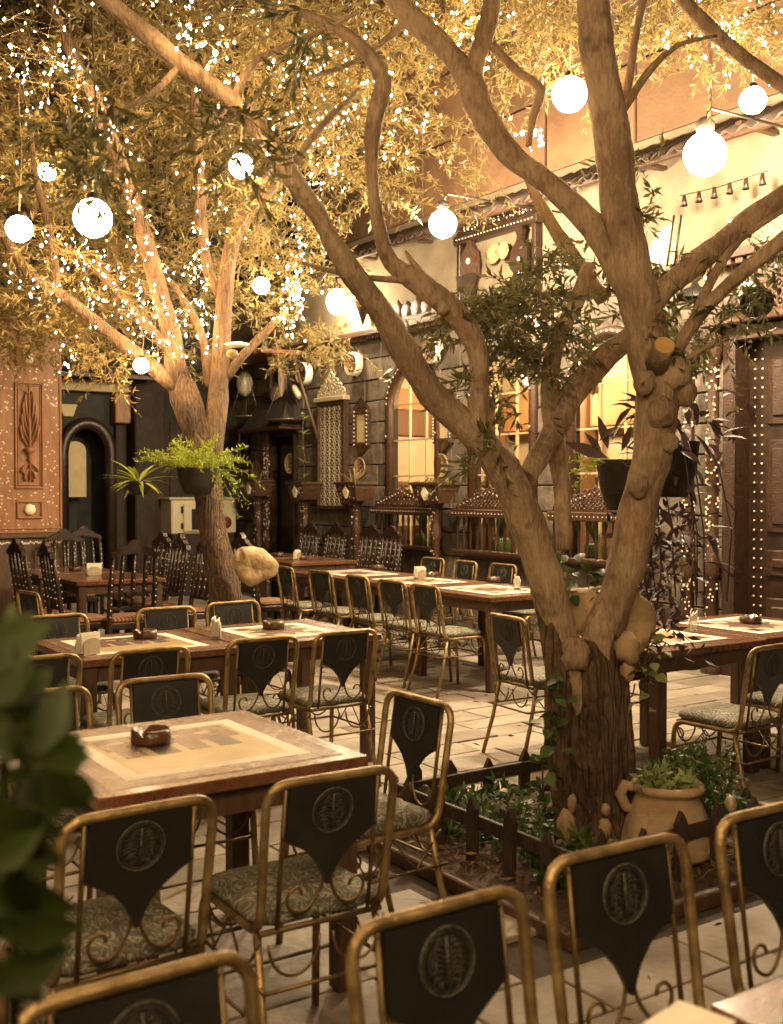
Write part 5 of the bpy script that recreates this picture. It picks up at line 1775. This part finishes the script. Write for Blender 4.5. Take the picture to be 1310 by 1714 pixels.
for k, (px, py) in enumerate([(645, 625), (672, 556)]):
    a = wallp(px - 8, py + 10, -.06); b = wallp(px + 10, py - 8, -.14)
    o = MB().tube([a - a, (b - a)], [.02, .016], 7).build('wall_peg', M['white'], None, a); tag(o, ['short pale peg left of the first window arch', 'short pale peg near the drum left of the second window'][k], 'peg')
# lantern on the far wall, small frame left of the door
la_ = thing('wall_lantern', 'bright white globe lantern on an iron bracket by the plaster wall', 'lantern', wallp(563, 505, -.35), RW)
MB().ball((0, 0, 0), .13, 16, 10, (1, 1, 1.25)).build('glass', M['lantern'], la_)
MB().lathe([(.11, .15), (.06, .21), (.015, .24), (.012, .32)], 12).build('cap', M['carved'], la_)
MB().tube([(0, 0, .31), (-.3, .0, .36), (-.7, .2, .30)], .012, 6).tube([(0, 0, .31), (0, .36, .33)], .012, 6).build('bracket', M['iron'], la_)
fr = thing('small_window_frame', 'small dark framed pane left of the dark door', 'frame', wallp(406, 765, -.03), RW)
hh = wallp(406, 712, -.03).z - fr.location.z
mb = MB(); frame(mb, -.24, .24, 0, hh, .06, -.03, .02); mb.build('frame', M['dark'], fr)
MB().box(-.18, .18, -.008, 0, .06, hh - .06).build('pane', M['brownwall'], fr)
MB().box(-.10, -.07, -.02, -.009, .06, hh - .06).build('mullion', M['panelc'], fr)

# things on the plaster band
pf = thing('display_frame', 'black carved display frame with arched crest on the pale plaster', 'frame', uv(0, 0, 0), RW)
A_, B_ = wl(768, 512, -.05), wl(900, 470, -.05)
xa, xb = A_.x, B_.x
zb0, zb1 = ZS + .04, wl(768, 412, -.05).z
pf.location = uv(-(xa + xb) / 2, WV - .05, zb0)
hw = (xb - xa) / 2
hh = zb1 - zb0
MB().box(-hw, -hw + .06, -.04, .06, 0, hh, .008).build('upright', M['dark'], pf)
MB().box(hw - .06, hw, -.04, .06, 0, hh, .008).build('upright', M['dark'], pf)
MB().box(-hw - .04, hw + .04, -.06, .06, hh, hh + .10, .01).build('head_rail', M['dark'], pf)
crest(hw * 2, .30, .04, M['dark'], pf, (0, 0, hh + .10))
mb = MB(); g = random.Random(8)
for k in range(60): mb.ball((g.uniform(-hw, hw) * .8, -.045, hh + .13 + abs(g.gauss(0, .06))), .008, 5, 4)
for k in range(24): mb.ball((-hw + .03 + k * hw * 2 / 24, -.062, hh + .05), .009, 5, 4)
mb.build('pearl_studs', M['pearl'], pf, kind='stuff')
wp = thing('wall_pocket', 'carved wall pocket with pearl heart inside the display frame', 'wall pocket', wallp(790, 462, -.06), RW)
MB().prism([(-.13, -.02), (.13, -.02), (.15, .12), (.12, .26), (.06, .32), (0, .44), (-.06, .32), (-.12, .26), (-.15, .12)], -.05, .0).build('back_board', M['carved'], wp)
MB().add([(-.15, -.12, 0), (.15, -.12, 0), (.15, -.05, 0), (-.15, -.05, 0), (-.05, -.08, -.34), (.05, -.08, -.34), (.05, -.05, -.34), (-.05, -.05, -.34)], [(0, 1, 2, 3), (0, 4, 5, 1), (1, 5, 6, 2), (2, 6, 7, 3), (3, 7, 4, 0), (4, 7, 6, 5)]).build('pocket', M['dark'], wp)
MB().ball((0, -.06, .16), .035, 8, 6, (1, .5, 1)).build('pearl_heart', M['pearl'], wp)
for k, (px, py, r) in enumerate([(829, 424, .12), (846, 420, .09)]):
    o = MB().lathe([(.001, .02), (r * .6, .02), (r, .045), (r * .97, .03), (r * .5, 0)], 18, 'y').build('copper_dish', M['plate'], None, wallp(px, py, -.03 - .05 * k), RW)
    tag(o, ['larger copper dish inside the display frame', 'smaller copper dish overlapping the larger one in the display frame'][k], 'dish')
gt = thing('carved_shield', 'tall dark carved figure board right of the copper dishes', 'carving', wallp(874, 470, -.06), RW)
MB().prism([(.15 * math.cos(a) * (1 if math.sin(a) > 0 else .85), .22 + .2 * math.sin(a)) for a in np.linspace(0, 2 * math.pi, 17)[:-1]], -.05, 0).build('upper_disc', M['dark'], gt)
MB().prism([(.13 * math.cos(a), -.06 + .2 * math.sin(a)) for a in np.linspace(0, 2 * math.pi, 17)[:-1]], -.049, -.001).build('lower_disc', M['dark'], gt)
MB().prism([(-.05, .40), (.05, .40), (.035, .47), (.06, .52), (0, .62), (-.06, .52), (-.035, .47)], -.05, 0).build('finial', M['dark'], gt)
MB().ball((0, -.05, .22), .03, 8, 5, (1, .4, 1)).build('pearl_boss', M['pearl'], gt)
cb = thing('shelf_carving', 'scalloped carved board standing on the shelf behind the limb', 'carving', wallp(690, 536, -.1), RW)
cb.location.z = ZS + .036
mb = MB()
for k in range(6):
    mb.ball((-.5 + k * .2, 0, .10), .125, 10, 7, (1, .25, 1.1 + .25 * (k % 2)), lambda d: 1 + .12 * math.sin(9 * math.atan2(d.z, d.x)))
mb.build('scallops', M['carved'], cb)
MB().box(-.62, .62, -.04, .04, 0, .05, .006).build('base', M['carved'], cb)
for k, (px, py) in enumerate([(443, 560), (430, 566)]):
    o = MB().lathe([(.10, 0), (.11, .05), (.06, .25), (.03, .38), (.008, .5)], 12).build('pointed_jar', M['dark'], None, (0, 0, 0))
    q = wallp(px, 570, -.06 - .0 * k); o.location = (q.x, q.y, ZS + .036)
    o.scale = (1, 1, 1 - .25 * k)
    tag(o, ['taller dark pointed jar on the far end of the shelf', 'shorter dark pointed jar on the far end of the shelf'][k], 'jar')
tr = thing('wall_funnel', 'dark cone shaped vessel hanging on the plaster right of the lantern', 'vessel', wallp(607, 515, -.08), RW)
MB().lathe([(.13, .12), (.12, .12), (.015, -.2), (.001, -.24)], 12).build('cone', M['dark'], tr)
MB().ring((0, 0, .12), .13, .01, 'z', 14, 5).build('rim', M['carved'], tr)
# banner cloth and chain right of trunk
bn = thing('tan_awning_cloth', 'tan triangular cloth hanging right of the big limb with chains', 'cloth', wallp(1110, 440, -.25), RW)
c = bn.location
P = [wallp(1078, 430, -.25), wallp(1108, 448, -.25), wallp(1132, 440, -.25), wallp(1135, 375, -.2), wallp(1112, 385, -.2)]
im = (Matrix.Translation(c) @ Matrix.Rotation(RW, 4, 'Z')).inverted()
Q = [im @ p for p in P]
MB().prism([(q.x, q.z) for q in Q], -.01, .01).build('cloth', M['panelc'], bn)
mb = MB()
for px in (1122, 1134): 
    a, b = im @ wallp(px - 6, 445, -.27), im @ wallp(px + 6, 360, -.27)
    mb.tube([a, b], .010, 5)
mb.build('chain', M['iron'], bn)
# loudspeaker
spk = thing('loudspeaker', 'grey horn shaped loudspeaker with black mouth at the right', 'loudspeaker', at(1262, 500, 6.6))
k = 6.6 / F
mb = MB().lathe([(.03, -.16), (.07, -.15), (.085, -.05), (.095, .05), (.10, .08), (.092, .08)], 20)
o = mb.build('housing', M['tin'], spk); o.rotation_euler = (R(118), R(10), 0)
mb = MB().lathe([(.092, .075), (.07, .06), (.05, .03), (.03, .045), (.001, .05)], 18)
o = mb.build('cone', M['iron'], spk); o.rotation_euler = (R(118), R(10), 0)
MB().tube([(0, 0, .05), (.01, 0, .2), (.01, .3, .22)], .012, 6).build('bracket', M['tin'], spk)
# dark round lamp shade hanging at the right
tag(MB().lathe([(.16, 0), (.15, .03), (.12, .07), (.04, .10), (.02, .14)], 18).build('dark_pan_shade', M['iron'], None, wallp(1163, 500, -.4)), 'black hanging pan shade right of the big trunk', 'lamp shade')
# hanging bells row
bl = thing('bell_row', 'row of small dark bells under the right awning lamp', 'bells', wallp(1200, 318, -.3), RW)
for kk in range(6):
    MB().lathe([(.001, .03), (.015, .03), (.02, -.02), (.032, -.06), (.028, -.06)], 8, c=(-.35 + kk * .16, 0, 0)).build('bell', M['dark'], bl)
MB().tube([(-.4, 0, .04), (0, 0, .02), (.5, 0, .04)], .005, 4).build('cord', M['iron'], bl)

# ================================================================== OVEN CABINET
cp = backp(342, 895, -.75); cp.z = 0
ov = thing('cream_oven', 'cream enamel oven with small glazed door behind the leaning trunk', 'oven', cp, RB)
s = (BU - .75) / F * 1.02
ztop = backp(342, 836, -.75).z; zlow = backp(342, 893, -.75).z
MB().box(-.52, .52, 0, .6, zlow, ztop, .015).build('body', M['enamel'], ov)
MB().box(-.56, .56, -.03, .63, ztop, ztop + .03, .008).build('top', M['enamel'], ov)
MB().box(-.50, .50, .02, .6, 0, zlow, .01).build('stand', M['brownwall'], ov)
dr = MB().box(-.34, .06, -.035, .0, zlow + .03, ztop - .05, .012).build('door', M['enamel'], ov)
MB().box(-.22, .0, -.045, -.035, zlow + .06, ztop - .14, .008).build('window', M['iron'], dr)
MB().box(-.375, -.345, -.03, .0, ztop - .2, ztop - .1).box(-.375, -.345, -.03, .0, zlow + .08, zlow + .16).build('hinge', M['iron'], dr)
MB().lathe([(.001, .03), (.09, .03), (.09, 0)], 14, 'y', c=(.34, .0, zlow + .16)).build('dial', M['redtin'], ov)

# ================================================================== HANGING PLANTS
def pot_shape(t, r, h, m=None):
    MB().lathe([(.001, -h), (r * .62, -h), (r * .9, -h * .5), (r, 0), (r * 1.05, .015), (r * .98, .015), (r * .9, -.02), (.001, -.03)], 20).build('pot', m or M['ceramic'], t)
hp = thing('hanging_fern_pot', 'dark hanging basket of bright yellow green fern on the leaning tree', 'planter', at(330, 786, 8.95))
pot_shape(hp, .165, .20)
g = np.random.default_rng(12)
P = np.array([(a * .17, b * .15, .02) for a, b in g.uniform(-1, 1, (70, 2))])
D = g.normal(size=P.shape) * .8; D[:, 2] = np.abs(D[:, 2]) * .7 + .55
quads('fern_foliage', leaf_quads(P, D, 36, .38, .045, .010, g, .45, 1.3), M['fern'], hp, kind='stuff')
P = np.array([(.16 + a * .06, -.05 + b * .1, .0) for a, b in g.uniform(-1, 1, (16, 2))])
D = g.normal(size=P.shape) * .4 + np.array([.5, -.2, -.2])
quads('trailing_fronds', leaf_quads(P[:9], D[:9], 22, .28, .045, .012, g, .7, 1.1), M['fern'], hp, kind='stuff')
h2 = thing('spider_plant', 'yellow green spider plant with long blades left of the fern basket', 'plant', at(232, 808, 8.9))
pot_shape(h2, .10, .10)
for k in range(26):
    o = leaf_shape(g.uniform(.22, .36), .10, .35).build('blade', M['fern'], h2, (0, 0, 0)); o.rotation_euler = (g.uniform(-.1, .9), 0, g.uniform(0, 6.28))
h3 = thing('purple_hanging_planter', 'black hanging pot with trailing purple leaves right of the big trunk', 'planter', at(1122, 745, 5.1))
pot_shape(h3, .13, .24)
for k in range(110):
    a = g.uniform(0, 6.28)
    zz = g.uniform(-.75, .22) if k % 3 else g.uniform(0, .25)
    rr = g.uniform(.1, .30) if zz > -.25 else g.uniform(.08, .22)
    o = leaf_shape(g.uniform(.09, .15), .3, .2).build('leaf', M['purple'], h3, (rr * math.cos(a) + .05, rr * math.sin(a) * .8, zz)); o.rotation_euler = (g.uniform(-.9, .6), g.uniform(-.4, .4), a - 1.57 + g.uniform(-.8, .8))
mb = MB()
for k in range(9):
    a = g.uniform(0, 6.28)
    mb.tube([(.15 * math.cos(a), .15 * math.sin(a), .02), (.22 * math.cos(a), .22 * math.sin(a), -.1), (.24 * math.cos(a) + .04, .2 * math.sin(a), -.4), (.2 * math.cos(a) + .06, .18 * math.sin(a), -.72)], .004, 4)
mb.build('trailing_stem', M['purple'], h3)
h4 = thing('dark_leaf_planter', 'black hanging pot with three dark pointed leaves between the trunks', 'planter', at(1045, 775, 5.2))
pot_shape(h4, .13, .22)
for k, (dx, dz, rx, ry, L) in enumerate([(-.10, .06, 1.15, -.25, .17), (-.13, .05, 1.0, -.7, .12), (-.10, .02, .2, -1.2, .22), (-.04, .05, .9, .4, .14), (.02, .04, .8, .9, .12)]):
    tip = Vector((math.sin(ry) * L, -.02, math.cos(ry) * L))
    o = leaf_shape(L, .26, .1).build('leaf', M['purple'], h4, (dx, -.12, dz)); o.rotation_euler = (R(80), 0, 0)
    o.rotation_euler = Matrix.Rotation(ry, 3, 'Y').to_4x4().to_euler() if False else (R(82), ry * -1 * -1, 0)
P = np.array([(a * .12 - .08, b * .1, .0) for a, b in g.uniform(-1, 1, (14, 2))])
D = g.normal(size=P.shape) * .5 + np.array([-.8, 0, .2])
quads('fern_sprigs', leaf_quads(P, D, 18, .20, .03, .007, g, .5, 1.1), M['fern'], h4, kind='stuff')
h5 = thing('dark_vine_mass', 'dark trailing creeper hanging under the purple planter', 'creeper', at(1100, 960, 5.3))
P = np.array([(a * .13, b * .1, c * .32) for a, b, c in g.uniform(-1, 1, (60, 3))])
D = g.normal(size=P.shape); D[:, 2] -= .6
quads('foliage', leaf_quads(P, D, 8, .14, .06, .022, g, .4, .9), M['purple'], h5, kind='stuff')
MB().tube([(0, 0, .33), (.02, 0, 0), (-.02, .02, -.3)], .006, 5).build('stem', M['barkd'], h5)
gb = thing('green_fork_plant', 'green broad leaf plant growing in the fork of the big tree', 'plant', at(968, 975, 4.9))
for k in range(34):
    o = leaf_shape(g.uniform(.05, .09), .75, .2).build('leaf', M['green'], gb, tuple(g.uniform(-1, 1, 3) * np.array([.10, .06, .10]))); o.rotation_euler = (g.uniform(-.6, 1.2), g.uniform(-.5, .5), g.uniform(0, 6.28))

# ================================================================== FOREGROUND SHRUB (close to the lens, out of focus)
fs_ = thing('foreground_shrub', 'blurred glossy green shrub close to the camera at the left edge', 'shrub', at(40, 1700, 1.0))
base = fs_.location.copy()
def fl(px, py, d, L, ang, yaw, pitch, w=.46):
    o = leaf_shape(L * .62, w, .15, 5).build('leaf', M['bigleaf'], fs_, at(px, py, d) - base)
    # leaf lies along +y; stand it up towards the viewer, then spin in the picture plane
    o.rotation_euler = (Matrix.Rotation(R(yaw), 3, 'Z') @ Matrix.Rotation(R(ang), 3, 'Y') @ Matrix.Rotation(R(90 + pitch), 3, 'X')).to_euler()
FL = [(72, 1288, .95, .105, 142, 10, -20, .62), (70, 1285, .96, .075, 82, 0, -30, .55), (30, 1270, 1.0, .09, 35, 0, -25, .6), (10, 1180, 1.05, .08, 60, 0, -30, .6), (60, 1270, 1.0, .125, 20, 10, -20), (60, 1275, .98, .085, 80, 0, -35), (75, 1290, .97, .105, 130, 10, -25), (70, 1300, 1.0, .09, 175, -10, -20),
      (20, 1280, .95, .11, -30, 0, -20), (10, 1200, 1.05, .10, 40, 0, -30), (0, 1130, 1.1, .11, 30, 0, -30), (20, 1090, 1.15, .09, -10, 0, -20),
      (-10, 1330, .95, .13, 150, 0, -20), (0, 1400, .95, .12, 130, 10, -25), (20, 1440, .95, .11, 170, 0, -15), (-20, 1480, .95, .14, 120, 0, -20),
      (0, 1560, .92, .12, 100, 0, -25), (10, 1600, .95, .11, 160, 0, -20), (-20, 1420, 1.0, .12, 60, 0, -30), (-10, 1250, 1.0, .13, 90, 0, -20),
      (40, 1350, 1.02, .09, 150, -10, -30), (30, 1150, 1.12, .07, 60, 0, -40), (-20, 1080, 1.15, .10, 50, 0, -30), (-30, 1660, .92, .13, 70, 0, -20), (-15, 1180, .98, .10, 20, 0, -20), (5, 1340, 1.0, .12, 190, 0, -20), (-25, 1540, .98, .14, 40, 0, -20)]
frg = random.Random(31)
for k in range(15):
    y = frg.uniform(1090, 1690)
    FL.append((frg.uniform(-50, 25 if y < 1420 else -22), y, frg.uniform(.92, 1.12), frg.uniform(.09, .14), frg.uniform(40, 190), frg.uniform(-20, 20), frg.uniform(-60, 10), frg.uniform(.34, .5)))
for f in FL: fl(*f)
mb = MB()
for pts in ([(20, 1760), (30, 1500), (60, 1280)], [(-20, 1700), (0, 1400), (10, 1200), (20, 1080)], [(30, 1500), (-10, 1350)]):
    mb.tube([at(x, y, 1.0) - base for x, y in pts], .005, 6)
mb.build('stem', M['bigleaf'], fs_)

# ================================================================== LAMPS
def globe(px, py, d, rpx, lab, cordlen=1.0):
    c = at(px, py, d); r = rpx * d / F
    t = thing('globe_lamp', lab, 'globe lamp', c, 0, 'white globe lamps hung in the trees')
    MB().ball((0, 0, 0), r, 20, 12).build('glass', M['globe'], t)
    MB().lathe([(r * .35, r * .93), (r * .3, r * 1.2), (r * .1, r * 1.35)], 10).build('socket', M['iron'], t)
    MB().tube([(0, 0, r * 1.3), (.02, 0, r + cordlen * .5), (0, 0, r + cordlen)], .006, 5).build('cord', M['cord'], t)
globe(155, 365, 5.8, 32, 'largest white globe lamp, left part of the photo', 1.0)
globe(32, 383, 8.2, 22, 'white globe lamp at the left edge beside the largest one', .9)
globe(953, 158, 6.3, 29, 'white globe lamp left of the tall straight limb', 1.2)
globe(1260, 168, 7.2, 22, 'white globe lamp at the right edge below the twigs', 1.0)
globe(403, 278, 8.8, 20, 'white globe lamp crossed by twigs under the big diagonal limb', .9)
globe(78, 287, 10.5, 15, 'small white globe lamp wrapped in leaves at the upper left', .8)
globe(437, 478, 11.0, 14, 'small globe lamp in the leaves left of the wall lantern', .6)
globe(236, 612, 8.9, 13, 'small globe lamp under the low branch of the leaning tree', .25)
# the same lamps go on over the tables nearer than the frame shows
for (x, y, z, lab) in [(-1.7, 1.2, 3.3, 'white globe lamp over the tables left of the viewer'), (1.6, .6, 3.4, 'white globe lamp over the tables right of the viewer'), (.1, -1.6, 3.2, 'white globe lamp over the tables behind the viewer'), (-.6, -.4, 3.5, 'white globe lamp almost above the viewer')]:
    t = thing('globe_lamp', lab, 'globe lamp', (x, y, z), 0, 'white globe lamps hung in the trees')
    MB().ball((0, 0, 0), .185, 20, 12).build('glass', M['globe'], t)
    MB().tube([(0, 0, .10), (0, 0, 1.2)], .006, 5).build('cord', M['cord'], t)
def flood(px, py, dv, r, lab):
    p = wallp(px, py, dv)
    t = thing('flood_lamp', lab, 'flood lamp', p, RW, 'flood lamps under the awning')
    MB().ball((0, 0, 0), r, 16, 10).build('bulb', M['flood'], t)
    MB().lathe([(r * .4, r * .9), (r * .45, r * 1.5), (r * .2, r * 1.7)], 12).build('socket', M['tin'], t)
    MB().tube([(0, 0, r * 1.6), (0, .05, r * 2.2), (0, -dv - .02, r * 2.4)], .012, 6).build('bracket', M['tin'], t)
flood(741, 375, -1.5, .13, 'dazzling flood lamp above the display frame')
flood(1180, 258, -1.5, .15, 'dazzling flood lamp at the upper right on the white wall')

# fairy lights
srng = np.random.default_rng(77)
OCT_V = np.array([(1, 0, 0), (-1, 0, 0), (0, 1, 0), (0, -1, 0), (0, 0, 1.3), (0, 0, -1.3)])
OCT_F = [(0, 2, 4), (2, 1, 4), (1, 3, 4), (3, 0, 4), (2, 0, 5), (1, 2, 5), (3, 1, 5), (0, 3, 5)]
def strand(lab, pts, spread, n, r=.009):
    n = max(6, int(n * .62))
    spread *= .8
    r = min(r, .0085)
    P = [at(*p) for p in pts]
    path = spline([(p.x, p.y, p.z, 0) for p in P], .05)
    path = np.array([p[:3] for p in path])
    t = thing('fairy_light_string', lab, 'fairy lights', P[0], 0, 'warm fairy light strings in the trees')
    idx = np.sort(srng.uniform(0, len(path) - 1, n))
    i0 = idx.astype(int); f = (idx - i0)[:, None]
    i1 = np.minimum(i0 + 1, len(path) - 1)
    c = path[i0] * (1 - f) + path[i1] * f + srng.normal(size=(n, 3)) * spread
    c -= np.array(P[0])
    rr = r * srng.uniform(.35, 1.2, (n, 1, 1))
    v = c[:, None] + OCT_V[None] * rr
    quads('bulbs', v, M['bulb'], t, kind='stuff', faces=OCT_F)
    # wire through the bulbs
    MB().tube([tuple(x + np.array([0, 0, .012])) for x in c], .0022, 3, False).build('wire', M['cord'], t)
S = [
 ('fairy lights wound along the upper part of the steep left limb', [(110, 80, 8.4), (160, 170, 8.5), (200, 250, 8.6), (225, 330, 8.7), (245, 410, 8.8)], .10, 95),
 ('fairy lights on the lower part of the steep left limb', [(245, 400, 8.8), (262, 470, 8.9), (280, 540, 9.0), (300, 600, 9.1)], .10, 60),
 ('fairy lights along the low left branch', [(290, 590, 9.0), (220, 540, 9.0), (150, 510, 8.9), (80, 480, 8.8), (20, 470, 8.8)], .13, 110),
 ('fairy lights above the low left branch', [(240, 540, 9.1), (190, 470, 9.1), (130, 430, 9.1), (60, 410, 9.0)], .12, 110),
 ('fairy lights dangling in loops in front of the porch roof', [(95, 540, 8.8), (100, 590, 8.8), (105, 625, 8.8), (118, 600, 8.8), (125, 560, 8.8)], .03, 22),
 ('fairy lights in the top left corner', [(-10, 20, 7.6), (40, 30, 7.6), (90, 40, 7.6), (60, 90, 7.6), (20, 80, 7.6), (100, 110, 7.7)], .16, 85),
 ('fairy lights below the top left corner', [(10, 130, 8.2), (50, 130, 8.2), (70, 150, 8.3), (30, 160, 8.3)], .12, 34),
 ('fairy lights along the top edge left of centre', [(210, 5, 6.6), (290, 20, 6.8), (340, 30, 6.8), (380, 15, 7.0), (450, 5, 7.0)], .13, 70),
 ('fairy lights following the upper big diagonal limb', [(290, 45, 3.9), (330, 85, 3.93), (380, 130, 3.98), (420, 180, 4.05), (450, 215, 4.08), (470, 270, 4.12)], .05, 24),
 ('fairy lights hanging above the big diagonal limb', [(340, 30, 6.5), (350, 90, 6.5), (345, 130, 6.5), (390, 130, 6.5)], .08, 46),
 ('fairy lights in the leaves at the top centre', [(470, 60, 7.5), (510, 90, 7.5), (540, 80, 7.5), (500, 130, 7.6), (440, 130, 7.6)], .16, 90),
 ('fairy lights sloping down from the thin upright branch', [(620, 150, 7.6), (590, 190, 7.8), (560, 230, 8.0), (560, 280, 8.2), (530, 320, 8.4), (480, 330, 8.6)], .11, 110),
 ('fairy lights in a short row across the centre leaves', [(470, 222, 8.4), (510, 210, 8.4), (560, 195, 8.4), (600, 185, 8.4)], .09, 60),
 ('fairy lights beside the thin upright branch on its right', [(650, 130, 6.8), (665, 170, 6.8), (640, 230, 6.8), (650, 280, 7.0), (680, 215, 7.0)], .08, 46),
 ('fairy lights cascading beside the wall lantern, upper part', [(505, 375, 9.2), (500, 410, 9.2), (490, 440, 9.3), (495, 470, 9.3), (485, 500, 9.4)], .07, 90),
 ('fairy lights cascading beside the wall lantern, lower part', [(480, 470, 9.4), (495, 500, 9.4), (475, 530, 9.4), (500, 545, 9.4)], .09, 70),
 ('fairy lights climbing the inner upright limb', [(345, 580, 9.2), (345, 500, 9.3), (335, 430, 9.3), (330, 350, 9.3), (330, 280, 9.3)], .07, 60),
 ('fairy lights in the leaves right of the steep left limb', [(300, 440, 9.3), (330, 480, 9.4), (310, 530, 9.4), (340, 560, 9.4)], .12, 60),
 ('fairy lights round the small top limb of the big tree', [(560, 40, 4.7), (600, 60, 4.6), (625, 100, 4.55), (640, 130, 4.55)], .03, 8, .012),
 ('fairy lights along the middle limb of the big tree', [(770, 60, 5.2), (800, 110, 5.2), (815, 160, 5.2), (850, 220, 5.2), (870, 245, 5.2)], .06, 26),
 ('fairy lights clustered at the pale broken branch', [(895, 200, 5.1), (900, 225, 5.1), (885, 240, 5.1), (905, 215, 5.1)], .03, 22),
 ('fairy lights in the leaves at the top middle edge', [(680, 10, 6.6), (730, 20, 6.6), (790, 30, 6.6), (860, 20, 6.6)], .13, 50),
 ('fairy lights along the top right limb', [(1120, 30, 5.7), (1180, 60, 5.7), (1230, 100, 5.7), (1300, 90, 5.7)], .12, 50),
 ('fairy lights in the top right corner', [(1200, 10, 6.2), (1260, 40, 6.2), (1310, 30, 6.2), (1270, 70, 6.2)], .12, 36),
 ('fairy lights hanging left of the right edge globe', [(1210, 60, 6.2), (1220, 110, 6.2), (1215, 160, 6.2)], .04, 16),
 ('fairy lights in the leaves above the right loudspeaker', [(1200, 470, 5.2), (1240, 420, 5.2), (1280, 380, 5.2), (1310, 370, 5.2)], .08, 26),
 ('sparse fairy lights deep in the left crown', [(20, 200, 10.5), (120, 240, 10.5), (80, 320, 10.5), (200, 400, 10.4), (120, 360, 10.4)], .35, 50, .012),
 ('sparse fairy lights deep in the centre crown', [(420, 260, 10.8), (480, 340, 10.8), (380, 380, 10.8), (300, 300, 10.8), (420, 420, 10.8)], .40, 60, .012),
 ('sparse fairy lights deep behind the top centre leaves', [(400, 60, 10.5), (520, 120, 10.5), (600, 60, 10.5), (640, 180, 10.5)], .40, 60, .012),
 ('sparse fairy lights left of the middle limb', [(690, 150, 7.5), (710, 200, 7.5), (690, 250, 7.5), (740, 120, 7.5)], .10, 26),
]
for s_ in S: strand(*s_)
